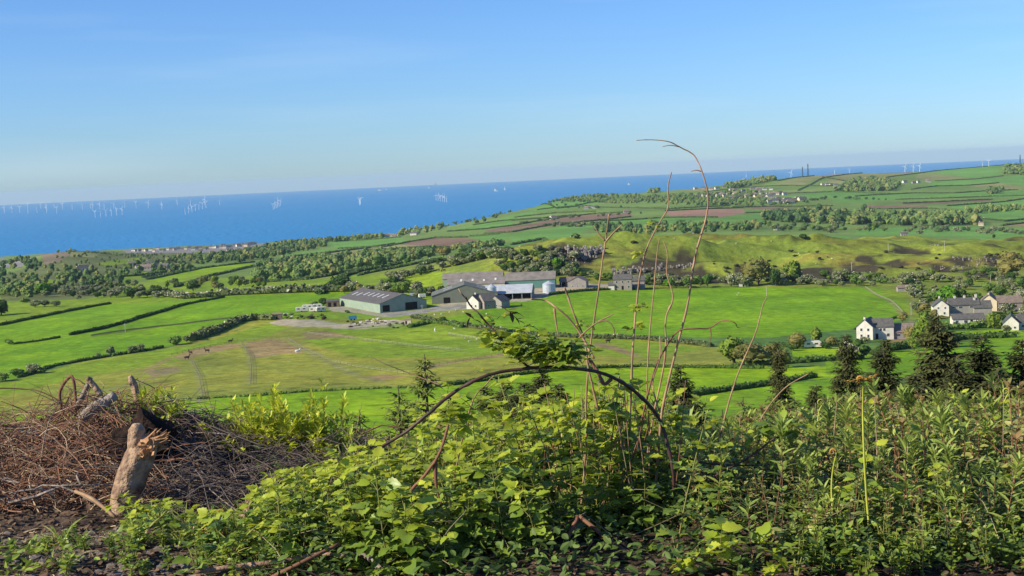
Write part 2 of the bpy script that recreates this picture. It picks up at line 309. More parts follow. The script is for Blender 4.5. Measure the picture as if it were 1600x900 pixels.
for e_ in SHADED_SCRUB.split():
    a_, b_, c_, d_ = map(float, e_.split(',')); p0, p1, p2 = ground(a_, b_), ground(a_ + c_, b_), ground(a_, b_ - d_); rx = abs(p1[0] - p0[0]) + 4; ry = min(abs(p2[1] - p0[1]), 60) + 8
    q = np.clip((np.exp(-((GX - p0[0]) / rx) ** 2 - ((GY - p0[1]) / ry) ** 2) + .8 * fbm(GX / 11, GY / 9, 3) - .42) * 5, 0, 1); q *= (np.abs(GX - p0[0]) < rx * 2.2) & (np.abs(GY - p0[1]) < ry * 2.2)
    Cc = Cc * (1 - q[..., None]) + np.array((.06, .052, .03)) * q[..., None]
def strip(path, w_, col, k=.8):
    P = gpath(pts(path), 2.0); lo = P.min(0) - 12; hi = P.max(0) + 12; m = np.nonzero((GX > lo[0]) & (GX < hi[0]) & (GY > lo[1]) & (GY < hi[1])); X = GX[m]; Y = GY[m]; d = np.full(X.shape, 1e9)
    for q in P: d = np.minimum(d, (X - q[0]) ** 2 + (Y - q[1]) ** 2)
    f = np.clip(1.3 - np.sqrt(d) / w_ + .8 * fbm(X / 9, Y / 9, 2), 0, 1) * k; Cc[m] = Cc[m] * (1 - f[:, None]) + np.array(col) * f[:, None]
for p_, w_, c_ in [('225,580 268,558 320,546 385,535 450,532 480,528', 2.5, SOIL), ('378,538 390,555 394,575 392,600', 1.6, TAN), ('300,562 312,588 318,628', 1.5, TAN), ('450,530 480,548 520,568 560,588 600,597', 2.2, TAN), ('669,573 720,565 800,551', 2.0, SOIL), ('940,536 960,542 1000,558', 1.6, SOIL), ('480,522 560,530 660,543 728,550', 1.3, TAN), ('560,606 620,603 690,598 760,592', 1.2, TAN),
                   ('142,526 250,510 362,497', 1.2, BROWN), ('430,498 500,510 560,514 640,507', 3, GRAVEL), ('1352,450 1393,472 1417,498', 1.6, TAN), ('700,523 800,540 900,548', 1.0, TAN), ('0,640 100,628 200,600 300,575', 1.5, TAN), ('1395,545 1450,542 1500,532', 1.5, SOIL), ('1430,460 1425,490 1420,520', 1.5, TAN)]: strip(p_, w_, c_)
q = np.clip(fbm(GX / 9 + 3, GY / 7 + 14, 3) * 4 - 1.3, 0, 1) * (GY < 1300) * (Cc[..., 0] > .17)        # ranker tufts in the rough pasture
Cc = Cc * (1 - .45 * q[..., None])
q = fbm(GX / 3.5 + GY * .01, GY / 60, 2) * (GY < 900) * (Cc[..., 1] > 1.5 * Cc[..., 0]); Cc = Cc * (1 + .16 * q[..., None])            # drilled lines of the mown leys
def grass_mat():
    m = bpy.data.materials.new('field_ground'); m.use_nodes = True; t = m.node_tree; N = t.nodes; K = t.links.new
    p = N['Principled BSDF']; p.inputs['Roughness'].default_value = .9; p.inputs['Specular IOR Level'].default_value = .1
    a = N.new('ShaderNodeAttribute'); a.attribute_name = 'Col'; tc = N.new('ShaderNodeTexCoord')
    prev = a.outputs['Color']
    for sc_, lo, hi in ((.9, .80, 1.20), (.22, .74, 1.24), (.03, .86, 1.14)):
        nz = N.new('ShaderNodeTexNoise'); nz.inputs['Scale'].default_value = sc_; nz.inputs['Detail'].default_value = 5; K(tc.outputs['Object'], nz.inputs['Vector'])
        mr = N.new('ShaderNodeMapRange'); mr.inputs[1].default_value = .3; mr.inputs[2].default_value = .7; mr.inputs[3].default_value = lo; mr.inputs[4].default_value = hi; K(nz.outputs[0], mr.inputs[0])
        mx = N.new('ShaderNodeVectorMath'); mx.operation = 'SCALE'; K(prev, mx.inputs[0]); K(mr.outputs[0], mx.inputs['Scale']); prev = mx.outputs[0]
    K(prev, p.inputs['Base Color'])
    b = N.new('ShaderNodeBump'); b.inputs['Strength'].default_value = .5; b.inputs['Distance'].default_value = 1.0
    n2 = N.new('ShaderNodeTexNoise'); n2.inputs['Scale'].default_value = .25; n2.inputs['Detail'].default_value = 6; K(tc.outputs['Object'], n2.inputs['Vector']); K(n2.outputs[0], b.inputs['Height']); K(b.outputs[0], p.inputs['Normal'])
    return m
def grid_obj(name, X, Y, Z, m, col=None):
    a, b = X.shape; i = np.arange(a - 1)[:, None] * b; j = np.arange(b - 1)[None]
    L = np.stack([i + j, i + j + 1, i + b + j + 1, i + b + j], -1).reshape(-1)
    g = MB(); g.raw(np.stack([X, Y, Z], -1).reshape(-1, 3), L, np.full((a - 1) * (b - 1), 4)); o = g.build(name, m, smooth=True)
    if col is not None:
        at_ = o.data.color_attributes.new('Col', 'FLOAT_COLOR', 'POINT'); c = np.ones((a * b, 4), np.float32); c[:, :3] = col.reshape(-1, 3); at_.data.foreach_set('color', c.ravel())
    return o
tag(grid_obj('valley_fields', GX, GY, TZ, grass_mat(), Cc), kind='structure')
# sea: the curved surface of the earth, out past the horizon
rr = np.concatenate([[2000], np.geomspace(3000, 62000, 160)]); th = np.linspace(-R(70), R(70), 141)
RR, TH = np.meshgrid(rr, th, indexing='ij')
def sea_z(r): return -r * r / (2 * RE)
m = bpy.data.materials.new('sea_water'); m.use_nodes = True; t = m.node_tree; N = t.nodes; K = t.links.new
p = N['Principled BSDF']; p.inputs['Roughness'].default_value = .45; p.inputs['Specular IOR Level'].default_value = .12
tc = N.new('ShaderNodeTexCoord'); mp = N.new('ShaderNodeMapping'); mp.inputs['Scale'].default_value = (.0012, .0004, 1); K(tc.outputs['Object'], mp.inputs[0])
nz = N.new('ShaderNodeTexNoise'); nz.inputs['Scale'].default_value = 1; nz.inputs['Detail'].default_value = 6; K(mp.outputs[0], nz.inputs['Vector'])
mx = N.new('ShaderNodeMix'); mx.data_type = 'RGBA'; mx.inputs['A'].default_value = (.012, .19, .43, 1); mx.inputs['B'].default_value = (.022, .225, .485, 1); K(nz.outputs[0], mx.inputs['Factor']); K(mx.outputs['Result'], p.inputs['Base Color'])
nz2 = N.new('ShaderNodeTexNoise'); nz2.inputs['Scale'].default_value = .03; nz2.inputs['Detail'].default_value = 5; K(tc.outputs['Object'], nz2.inputs['Vector'])
b = N.new('ShaderNodeBump'); b.inputs['Strength'].default_value = .5; b.inputs['Distance'].default_value = 20; K(nz2.outputs[0], b.inputs['Height']); K(b.outputs[0], p.inputs['Normal'])
tag(grid_obj('sea', RR * np.sin(TH), RR * np.cos(TH), sea_z(RR), m), kind='structure')

# haze: one closed box of thin air round everything
g = MB(); g.box(-60000, 60000, -3000, 64000, -640, 226)
hz = g.build('haze', []) if False else link('haze', g.mesh('haze', [bpy.data.materials.new('haze_air')])); tag(hz, kind='stuff')
m = hz.data.materials[0]; m.use_nodes = True; N = m.node_tree.nodes; N.remove(N['Principled BSDF'])
pv = N.new('ShaderNodeVolumePrincipled'); pv.inputs['Color'].default_value = (.60, .82, 1.0, 1); pv.inputs['Density'].default_value = HAZE; pv.inputs['Anisotropy'].default_value = 0.0
m.node_tree.links.new(pv.outputs[0], N['Material Output'].inputs['Volume'])
# ------------------------------------------------------------------ plant templates
def leaf_patch(k=5):
    t = np.arange(k) * 2 * math.pi / k; V = np.stack([np.cos(t) * .5, np.sin(t) * .5, .12 * np.cos(2 * t)], 1)
    return V, list(range(k)), [k]
def ico(sub=2):
    import bmesh
    b_ = bmesh.new(); bmesh.ops.create_icosphere(b_, subdivisions=sub, radius=1)
    V = np.array([v.co[:] for v in b_.verts]); Fs = [[v.index for v in f.verts] for f in b_.faces]; b_.free()
    return V, [i for f in Fs for i in f], [3] * len(Fs)
ICO1, ICO2 = ico(1), ico(2)
PATCH = leaf_patch()
def crown_into(g, r, c, rad, n_blob=9, n_patch=500, ps=.16, m=0, m2=None, frac2=0.0, loose=.15, core=True):
    """a leafy crown: lumpy clumps of foliage and many small leaf patches round them. rad=(rx,ry,rz)"""
    rad = np.array(rad); B = []
    for i in range(n_blob):
        d = r.normal(size=3); d /= np.linalg.norm(d); d[2] = abs(d[2]) * (1 if r.random() < .7 else -.6)
        q = r.uniform(.35, .62); B.append((c + d * rad * q, rad * r.uniform(.30, .48) * np.array([1, 1, .9])))
    B.append((np.array(c), rad * .55))
    if core:
        for p_, s_ in B:
            V = ICO2[0] * (1 + .20 * r.normal(size=(len(ICO2[0]), 1)).clip(-1, 1)) * s_ * .92
            g.raw(V + p_, ICO2[1], ICO2[2], m)
    idx = r.integers(0, len(B), n_patch); d = r.normal(size=(n_patch, 3)); d /= np.linalg.norm(d, axis=1)[:, None]
    P = np.array([B[i][0] for i in idx]) + d * np.array([B[i][1] for i in idx]) * r.uniform(.85, 1.12 + loose, (n_patch, 1))
    A = rots(r, n_patch, r.uniform(-1.2, 1.2, n_patch), r.uniform(-1.2, 1.2, n_patch), None, ps * rad.mean() * r.uniform(.6, 1.4, n_patch))
    mm = m if m2 is None else np.where(r.random(n_patch) < frac2, m2, m)
    g.stamp(PATCH, A, P, mm)
def trunk_into(g, r, h, rad, top, m, limbs=4, spread=.3):
    g.tube([(0, 0, -1), (0, 0, 0), (.02 * h, .01 * h, h * .35), (0, 0, top)], [rad * 1.5, rad * 1.2, rad, rad * .4], 6, m)
    for i in range(limbs):
        a = r.uniform(0, 6.28); z0 = r.uniform(.25, .5) * top
        g.tube([(0, 0, z0), (math.cos(a) * h * spread * .5, math.sin(a) * h * spread * .5, z0 + h * .15), (math.cos(a) * h * spread, math.sin(a) * h * spread, z0 + h * .36)], [rad * .5, rad * .35, rad * .12], 4, m)
M = {}
M['bark'] = mat('bark', (.11, .085, .06), (.06, .045, .03), 3, .9)
M['dark_leaf'] = mat('dark_leaf', (.035, .075, .014), (.06, .11, .02), .6, .75, .2, .25, island=.5)
M['mid_leaf'] = mat('mid_leaf', (.07, .13, .022), (.11, .18, .03), .6, .75, .2, .25, island=.5)
M['haze_leaf'] = mat('far_leaf', (.06, .11, .035), (.10, .16, .05), .4, .8, .15, .3, island=.5)  # far foliage lightened and blued, distance haze put into the leaf colour
M['ochre_leaf'] = mat('spring_leaf', (.17, .15, .04), (.12, .13, .035), .6, .75, .2, .2, island=.5)
M['yellow_leaf'] = mat('lime_leaf', (.14, .20, .022), (.10, .16, .02), .6, .75, .2, .15, island=.5)
M['fresh_leaf'] = mat('fresh_leaf', (.09, .22, .012), (.06, .15, .012), .6, .75, .2, .1, island=.5)
M['thorn_leaf'] = mat('thorn_leaf', (.11, .135, .05), (.08, .105, .035), .6, .8, .2, .25, island=.5)
M['blossom'] = mat('blossom', (.50, .47, .36), (.33, .32, .22), 1.2, .8, .2, .15, island=.6)
M['gorse'] = mat('gorse_leaf', (.06, .06, .03), (.035, .03, .018), .8, .85, .2, .2, island=.5)
M['spruce'] = mat('spruce_needle', (.05, .066, .02), (.10, .105, .035), 1.2, .8, .2, .2, island=.6)
M['larch'] = mat('larch_needle', (.20, .24, .05), (.12, .15, .035), 1.2, .8, .2, .2, island=.6)
def crown_mesh(name, seed, rad, cz, leafm, m2=None, frac2=0, n=500, nb=9, ps=.16, trunk=None, loose=.15, core=True):
    r = rng(seed); g = MB(); crown_into(g, r, np.array([0, 0, cz]), rad, nb, n, ps, 0, 1 if m2 else None, frac2, loose, core)
    ms = [M[leafm]] + ([M[m2]] if m2 else [])
    if trunk:
        ms.append(M['bark']); trunk_into(g, r, cz + rad[2], trunk, cz, len(ms) - 1)
    return g.mesh(name, ms)
# unit-height trees and bushes (1 m tall, scaled on placing)
SP = {}
def species(key, seed, rx, rz, cz, leafm, **k): SP[key] = [crown_mesh(key, seed + i, (rx * (1 + .12 * i), rx, rz), cz, leafm, **k) for i in range(3)]
species('round', 10, .46, .48, .52, 'dark_leaf', n=650, trunk=.03)
species('round_mid', 20, .48, .46, .54, 'mid_leaf', n=650, trunk=.03)
species('far', 30, .50, .48, .50, 'haze_leaf', n=260, nb=7, ps=.22)
species('thorn', 40, .62, .50, .46, 'thorn_leaf', m2='blossom', frac2=.35, n=420, trunk=.03, ps=.14)
species('bloom', 50, .60, .50, .47, 'thorn_leaf', m2='blossom', frac2=.75, n=520, trunk=.03, ps=.14)
species('ochre', 60, .52, .47, .55, 'ochre_leaf', n=800, nb=12, ps=.11, trunk=.025, loose=.35)
species('yellow', 70, .42, .50, .52, 'yellow_leaf', n=700, trunk=.03)
species('fresh', 80, .55, .50, .50, 'fresh_leaf', n=700, trunk=.03)
species('gorse', 90, .80, .50, .35, 'gorse', n=260, nb=6, ps=.16)
species('bush', 100, .75, .50, .40, 'mid_leaf', m2='blossom', frac2=.08, n=360, nb=7, ps=.15)
_sr = rng(77)
def plant(key, P, h, label, cat, group, name=None, wide=1.0, sink=.06):
    """one tree or bush of its own"""
    me = SP[key][_sr.integers(0, 3)]
    o = bpy.data.objects.new(name or {'gorse': 'gorse_bush', 'bush': 'hedge_bush', 'thorn': 'hawthorn_bush', 'bloom': 'flowering_hawthorn', 'far': 'woodland_tree', 'ochre': 'budding_tree', 'yellow': 'willow_tree'}.get(key, 'broadleaf_tree'), me); COL.objects.link(o)
    P = np.asarray(P, float); o.location = (P[0], P[1], P[2] - sink * h); o.rotation_euler = (0, 0, _sr.uniform(0, 6.28)); o.scale = (h * wide, h * wide, h)
    return tag(o, label, cat, group)
NUM = {}
ADJ = {'thorn': 'grey green', 'bloom': 'creamy white', 'round': 'dark green', 'round_mid': 'mid green', 'far': 'bluish', 'ochre': 'ochre brown', 'yellow': 'yellow green', 'fresh': 'bright green', 'gorse': 'blackish', 'bush': 'dull green'}
NOUN = {'thorn': 'hawthorn', 'bloom': 'flowering hawthorn', 'gorse': 'gorse bush', 'bush': 'bush'}
def auto(key, h, h0, h1, wide, place, f):
    size = 'small' if h < h0 + (h1 - h0) * .33 else 'tall' if h > h0 + (h1 - h0) * .67 else 'middling'; sh = 'broad' if wide > 1.08 else 'narrow'
    return '%s %s %s %s %s, %s' % (size, sh, ADJ[key], NOUN.get(key, 'tree'), place, ('left part', 'middle', 'right part')[min(2, int(f * 3))])
def scatter(poly, n, keys, h0, h1, label, cat, group, seed=1, wide=(.9, 1.2), ymin=200, minsep=.8):
    r = rng(seed); P = gpath(pts(poly), None, ymin); lo, hi = P.min(0), P.max(0); out = []; tries = 0
    while len(out) < n and tries < n * 60:
        tries += 1; q = r.uniform(lo, hi)
        if not inpoly(P, np.array([q[0]]), np.array([q[1]]))[0]: continue
        h = r.uniform(h0, h1)
        if any((q[0] - a) ** 2 + (q[1] - b_) ** 2 < (minsep * .5 * (h + c)) ** 2 for a, b_, c in out): continue
        out.append((q[0], q[1], h)); k_ = keys[r.integers(len(keys))]; w_ = r.uniform(*wide); plant(k_, (q[0], q[1], float(zat(*q))), h, auto(k_, h, h0, h1, w_, label, (q[0] - lo[0]) / (hi[0] - lo[0])), cat, group, wide=w_)
def along(path, n, keys, h0, h1, label, cat, group, seed=1, jit=2., wide=(.9, 1.3), ymin=200):
    r = rng(seed); P = gpath(pts(path), 1.0, ymin); idx = np.sort(r.integers(0, len(P), n))
    for i in idx:
        q = P[i] + r.normal(size=2) * jit; k_ = keys[r.integers(len(keys))]; w_ = r.uniform(*wide); h = r.uniform(h0, h1); plant(k_, (q[0], q[1], float(zat(*q))), h, auto(k_, h, h0, h1, w_, label, i / len(P)), cat, group, wide=w_)
def hedge(path, h, w_, label, mats=('thorn_leaf', 'blossom'), frac=.1, seed=0, name='hedge', cat='hedge', dens=1.0, ymin=200, group=None, ps=.5):
    """a hedgerow following the ground"""
    r = rng(seed + int(1000 * h)); g = MB(); st = max(.8, w_ * .55); P = gpath(pts(path), st, ymin); n = len(P)
    z = zat(P[:, 0], P[:, 1]); hh = h * (1 + .35 * fbm(P[:, 0] / 6, P[:, 1] / 6, 2) + .12 * r.normal(size=n)).clip(.5, 1.7); ww = w_ * r.uniform(.8, 1.2, n)
    keep = r.random(n) < dens
    A = np.zeros((n, 3, 3)); A[:, 0, 0] = ww * .75; A[:, 1, 1] = ww * .75; A[:, 2, 2] = hh * .58
    A = A @ rots(r, n); V0 = ICO1[0] * (1 + .2 * r.normal(size=(len(ICO1[0]), 1)).clip(-1, 1))
    C = np.stack([P[:, 0], P[:, 1], z + hh * .42], 1)
    g.stamp((V0, ICO1[1], ICO1[2]), A[keep], C[keep], 0)
    k = 9; d = r.normal(size=(n * k, 3)); d /= np.linalg.norm(d, axis=1)[:, None]; d[:, 2] = np.abs(d[:, 2]) * .9
    Q = np.repeat(C, k, 0) + d * np.stack([np.repeat(ww, k) * .85, np.repeat(ww, k) * .85, np.repeat(hh, k) * .68], 1); kk = np.repeat(keep, k)
    nn = kk.sum(); g.stamp(PATCH, rots(r, nn, r.uniform(-1, 1, nn), r.uniform(-1, 1, nn), None, min(h, w_) * ps * r.uniform(.6, 1.3, nn)), Q[kk], np.where(r.random(nn) < frac, 1, 0))
    o = g.build(name, [M[mats[0]], M[mats[1]]]); return tag(o, label, cat, group)
# ------------------------------------------------------------------ buildings
M['slate'] = mat('slate_roof', (.12, .115, .105), (.08, .078, .075), .8, .7, .3, .06)
M['grey_roof'] = mat('grey_cement_roof', (.115, .108, .105), (.08, .076, .078), .5, .8, .3, .05)
M['old_roof'] = mat('weathered_cement_roof', (.24, .215, .19), (.16, .145, .13), .3, .8, .3, .04)
M['pale_roof'] = mat('pale_metal_roof', (.46, .49, .52), (.36, .39, .42), .4, .5, .4, .03)
M['green_roof'] = mat('green_grey_roof', (.15, .16, .135), (.11, .12, .105), .4, .8, .3, .03)
M['brown_roof'] = mat('brown_tile_roof', (.24, .19, .15), (.17, .13, .11), .8, .8, .3, .06)
M['white_wall'] = mat('white_render', (.66, .63, .56), (.54, .52, .46), .6, .9, .2, .05)
M['cream_wall'] = mat('cream_render', (.62, .53, .38), (.54, .46, .33), .6, .9, .2, .05)
M['stone_wall'] = mat('stone_wall', (.33, .29, .26), (.24, .21, .19), 1.5, .95, .2, .05)
M['green_wall'] = mat('green_sheet_wall', (.26, .33, .25), (.22, .29, .22), .4, .6, .3, .03)
M['teal_wall'] = mat('teal_sheet_wall', (.10, .23, .19), (.09, .20, .165), .4, .6, .3, .03)
M['sage_wall'] = mat('sage_sheet_wall', (.17, .19, .145), (.14, .16, .12), .4, .7, .3, .03)
M['lilac_wall'] = mat('grey_block_wall', (.32, .30, .275), (.26, .245, .225), .6, .9, .2, .03)
M['glass'] = mat('window_glass', (.05, .06, .075), (.04, .05, .06), 1, .12, .6, 0)
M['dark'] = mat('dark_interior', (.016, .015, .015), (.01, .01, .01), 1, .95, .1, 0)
M['trim'] = mat('white_trim', (.75, .75, .73), (.68, .68, .66), 1, .6, .3, 0)
M['steel'] = mat('galvanised_steel', (.52, .57, .62), (.44, .48, .54), .8, .4, .5, .03, metal=.3)
M['sheet_light'] = mat('rooflight_sheet', (.68, .70, .70), (.55, .57, .57), .8, .5, .4, 0)
M['wood'] = mat('weathered_wood', (.24, .19, .13), (.16, .12, .08), 3, .9)
M['fence_white'] = mat('pale_tape', (.42, .43, .30), (.34, .35, .24), 2, .8)
M['pole'] = mat('pole_wood', (.42, .38, .32), (.33, .3, .25), 3, .9)
def gable_house(name, label, cat, u, v, rz, L, D, eave, ridge, wall, roof, wins=(), doors=(), chim=(), lights=0, group=None, over=.35, P=None, open_front=None, wall2=None):
    """ridge along local x from the origin corner; front is y=0. wins: (face, along, z, w, h); faces f, b, l, r"""
    P = ground(u, v) if P is None else np.array(P); e = empty(name, (P[0], P[1], P[2]), R(rz), label=label, cat=cat, group=group)
    g = MB(); V = [(0, 0, -3), (L, 0, -3), (L, D, -3), (0, D, -3), (0, 0, eave), (L, 0, eave), (L, D, eave), (0, D, eave), (0, D / 2, ridge), (L, D / 2, ridge)]
    Fc = [(0, 1, 5, 4), (2, 3, 7, 6), (3, 0, 4, 8, 7), (1, 2, 6, 9, 5)]
    if open_front: Fc = Fc[1:]
    g.add(V, Fc, 0); wo = g.build('wall', M[wall], e)
    if open_front:
        q = MB(); q.box(.1, L - .1, D * .45, D * .45 + .2, -1, eave, 0); q.build('bay_shade_panel', M['dark'], e)  # near-black panel, painted to stand for the unlit depth of the bays
        for i in range(open_front + 1):
            q = MB(); x = i * L / open_front; x = min(max(x, .15), L - .15); q.box(x - .12, x + .12, -.02, .22, -2, eave - .02, 0); q.build('post', M['steel'], e)
    g = MB(); t = .18; ov = over; sl_ = (ridge - eave) / (D / 2)
    for s_ in (0, 1):
        ye, yr = (-ov, D / 2) if s_ == 0 else (D + ov, D / 2); ze = eave - ov * sl_ + .04; zr = ridge + .04
        W = [(-ov, ye, ze), (L + ov, ye, ze), (L + ov, yr, zr), (-ov, yr, zr)]; W = W + [(x, y, z + t) for x, y, z in W]
        g.add(W, [(0, 3, 2, 1), (4, 5, 6, 7), (0, 1, 5, 4), (0, 4, 7, 3), (1, 2, 6, 5)] if s_ == 0 else [(0, 1, 2, 3), (4, 7, 6, 5), (0, 4, 5, 1), (0, 3, 7, 4), (1, 5, 6, 2)], 0)
    ro = g.build('roof', M[roof], e)
    r = rng(int(u))
    for s_ in range(lights):                 # translucent sheets let into the roof
        side = s_ % 2 == 0; x = L * (.12 + .8 * (s_ // 2 + .5) / max(1, (lights + 1) // 2)); f0, f1 = (.35, .62) if r.random() < .5 else (.45, .75)
        q = MB(); pr = []
        for f in (f0, f1):
            yy = D / 2 * f if side else D - D / 2 * f; zz = eave + (ridge - eave) * f + .04 + t
            pr += [(x, yy, zz + .02), (x + min(1.1, L * .05), yy, zz + .02)]
        q.add([*pr, *[(a, b_, c + .04) for a, b_, c in pr]], [(4, 5, 7, 6), (0, 1, 5, 4), (2, 6, 7, 3), (0, 4, 6, 2), (1, 3, 7, 5)]); q.build('rooflight', M['sheet_light'], ro)
    def onface(fc, a, z, ww, hh, prd=.05, back=0.01):
        if fc == 'f': return (a, a + ww, -prd, -back, z, z + hh)
        if fc == 'b': return (a, a + ww, D + back, D + prd, z, z + hh)
        if fc == 'l': return (-prd, -back, a, a + ww, z, z + hh)
        return (L + back, L + prd, a, a + ww, z, z + hh)
    for fc, a, z, ww, hh in wins:
        q = MB(); q.box(*onface(fc, a, z, ww, hh)); fr = q.build('window', M['trim'], e)
        q = MB(); q.box(*onface(fc, a + .1, z + .1, ww - .2, hh - .2, .08, .02)); q.build('pane', M['glass'], fr)
    for fc, a, z, ww, hh in doors:
        q = MB(); q.box(*onface(fc, a, z, ww, hh)); q.build('door', M['dark'], e)  # near-black slab; on barns it paints the dark inside an open doorway
    for x, f, hh in chim:
        q = MB(); q.box(x - .45, x + .45, D * f - .35, D * f + .35, eave, ridge + hh); ch = q.build('chimney', M[wall2 or wall], ro)
        q = MB()
        for k in (-.2, .2): q.tube([(x + k, D * f, ridge + hh - .02), (x + k, D * f, ridge + hh + .45)], .12, 6)
        q.build('chimney_pot', M['brown_roof'], ch)
    return e
B = gable_house
BAR = 'farm buildings in the middle of the valley'
# the green shed with the open gable at the front of the farm
B('cattle_shed','green walled cattle shed with low grey roof and black doorways, front left of the farm', 'barn', 667, 481, 118, 58, 27, 4.3, 8.6, 'green_wall', 'grey_roof',
  doors=[('l', 5.5, 0, 7, 3.9), ('l', 21.5, 0, 4, 3.4)], lights=14, group=BAR)
B('cattle_shed', 'wide low barn with sage gable front and small dark doorway facing the yard', 'barn', 778, 470, 92, 26, 36, 4.2, 9.6, 'sage_wall', 'green_roof', doors=[('l', 26, 0, 3.6, 3.2)], lights=4, group=BAR)
B('grain_store', 'long teal sided shed with grey roof and pale end wall, beside the squat steel bin', 'barn', 791, 451, -4, 29, 17, 4.6, 8.6, 'teal_wall', 'old_roof', group=BAR)
B('livestock_barn', 'long grey roofed barn with roof lights and cream gable end behind the sage barn', 'barn', 699, 457, -3, 34, 17, 4.2, 7.6, 'cream_wall', 'old_roof', lights=8, group=BAR)
B('livestock_barn', 'rearmost long barn under a plain grey roof at the foot of the grassy hill', 'barn', 692, 449, -3, 37, 15, 5.0, 8.0, 'green_wall', 'old_roof', group=BAR)
B('machinery_shed', 'open fronted shed with pale blue metal roof and dark bays behind the white cottage', 'shed', 757, 469, -5, 26, 24, 3.2, 7.0, 'stone_wall', 'pale_roof', open_front=5, group=BAR)
def bin_(u, v, rad, h, hc, label):
    P = ground(u, v); e = empty('grain_bin', P, 0, label=label, cat='grain bin', group='steel bins of the farm')
    g = MB(); n = 24; t = np.arange(n) * 2 * math.pi / n
    zs = np.linspace(0, h, 13); V = np.concatenate([np.stack([np.cos(t) * (rad + .04 * (i % 2)), np.sin(t) * (rad + .04 * (i % 2)), np.full(n, z)], 1) for i, z in enumerate(zs)])
    Fs = [(i * n + j, i * n + (j + 1) % n, (i + 1) * n + (j + 1) % n, (i + 1) * n + j) for i in range(12) for j in range(n)]; g.add(V, Fs); g.build('tank', M['steel'], e)
    g = MB(); V = [(math.cos(a) * rad * 1.05, math.sin(a) * rad * 1.05, h - .05) for a in t] + [(math.cos(a) * .4, math.sin(a) * .4, h + hc) for a in t] + [(0, 0, h + hc + .2)]
    g.add(V, [(j, (j + 1) % n, n + (j + 1) % n, n + j) for j in range(n)] + [(n + j, n + (j + 1) % n, 2 * n) for j in range(n)]); g.build('cone_roof', M['steel'], e)
    g = MB(); [g.tube([(rad + .15, k, 0), (rad + .15, k, h)], .04, 4) for k in (-.2, .2)]; [g.tube([(rad + .15, -.2, z), (rad + .15, .2, z)], .03, 4) for z in np.arange(.3, h, .35)]; g.build('ladder', M['steel'], e)
bin_(769, 469, 2.5, 7.2, 1.6, 'tall narrow steel bin with cone top rising behind the white cottage')
bin_(858, 458, 3.6, 5.4, 1.6, 'squat wide steel bin with shallow cone roof at the edge of the bright field')
COT = 'houses and cottages about the farm'
B('cottage', 'small white gabled cottage with slate roof at the near corner of the farm', 'cottage', 748, 483, 65, 10, 7, 4, 7.2, 'white_wall', 'slate', wins=[('l', 1.2, 1, 1, 1.2), ('l', 3.6, 1, 1, 1.2)], chim=[(4, .5, 1)], group=COT)
B('cottage', 'grey stone wing with steep slate roof between the white cottage and its neighbour', 'cottage', 757, 483, 25, 7.5, 9.5, 4, 7.8, 'stone_wall', 'slate', wins=[('f', 2, 1, 1, 1.2)], group=COT)
B('cottage', 'pale grey gabled outhouse at the right end of the cottage group', 'cottage', 784, 482, 60, 8.5, 8, 3.6, 6.4, 'lilac_wall', 'slate', wins=[('l', 2.5, 1, .9, 1)], group=COT)
B('stone_barn', 'grey block barn with pale hipped looking roof between the steel bin and the farmhouse', 'barn', 916, 450, 80, 12, 11, 4.0, 6.6, 'lilac_wall', 'brown_roof', wins=[('l', 1.5, .8, 1, 1), ('l', 4.5, .8, 1, 1), ('l', 7.5, .8, 1, 1)], group=BAR)
B('lean_to', 'low brown roofed lean-to on the left of the grey block barn', 'shed', 877, 448, 5, 9, 8, 2.9, 5.2, 'stone_wall', 'brown_roof', open_front=3, group=BAR)
B('farmhouse', 'stone two storey farmhouse with tall chimneys below the rocky hill', 'farmhouse', 959, 453, -8, 10.5, 7.5, 6.0, 8.6, 'stone_wall', 'slate', wins=[('f', 1.2, 3.8, 1.1, 1.4), ('f', 4.6, 3.8, 1.1, 1.4), ('f', 8, 3.8, 1.1, 1.4), ('f', 1.2, .9, 1.2, 1.4), ('f', 8, .9, 1.2, 1.4)], doors=[('f', 4.6, 0, 1.2, 2.2)], chim=[(.6, .5, 1.5), (9.9, .5, 1.5)], group=COT)
B('lean_to', 'white gabled lean-to against the left end of the stone farmhouse', 'cottage', 951, 453, -8, 3.4, 6, 2.6, 4.2, 'white_wall', 'slate', group=COT)
B('farmhouse', 'shaded slate roofed rear wing right of the stone farmhouse', 'farmhouse', 986, 451, -8, 8, 6, 4.6, 6.8, 'stone_wall', 'slate', wins=[('f', 2, 1, 1, 1.2)], group=COT)
HAM = 'white houses of the hamlet on the right'
B('white_house', 'white two storey house with bright gable beside the right end of the big bright field', 'house', 1364, 531, 62, 10, 6.2, 4.8, 7.6, 'white_wall', 'slate', wins=[('l', 1.2, 3.2, 1, 1.2), ('l', 3.8, 3.2, 1, 1.2), ('l', 1.2, .8, 1, 1.3), ('l', 3.8, .8, 1, 1.3)], chim=[(.6, .5, .9)], group=HAM, over=.25)
B('white_house', 'white front wing with grey roof and paired windows joined to the gabled house', 'house', 1365, 530, -8, 7.5, 6, 4.6, 7.4, 'white_wall', 'slate', wins=[('f', 2.2, 3.0, 1.0, 1.2), ('f', 3.5, 3.0, 1.0, 1.2), ('f', 4.8, .9, 1.2, 1.3)], doors=[('f', .8, 0, 1, 2.1)], group=HAM, over=.25)
B('bungalow', 'brown tiled bungalow in shade just right of the two white house wings', 'bungalow', 1394, 530, -6, 10, 8, 2.7, 5.4, 'stone_wall', 'brown_roof', wins=[('f', 1.5, .9, 1.6, 1.2), ('f', 6, .9, 1.6, 1.2)], group=HAM)
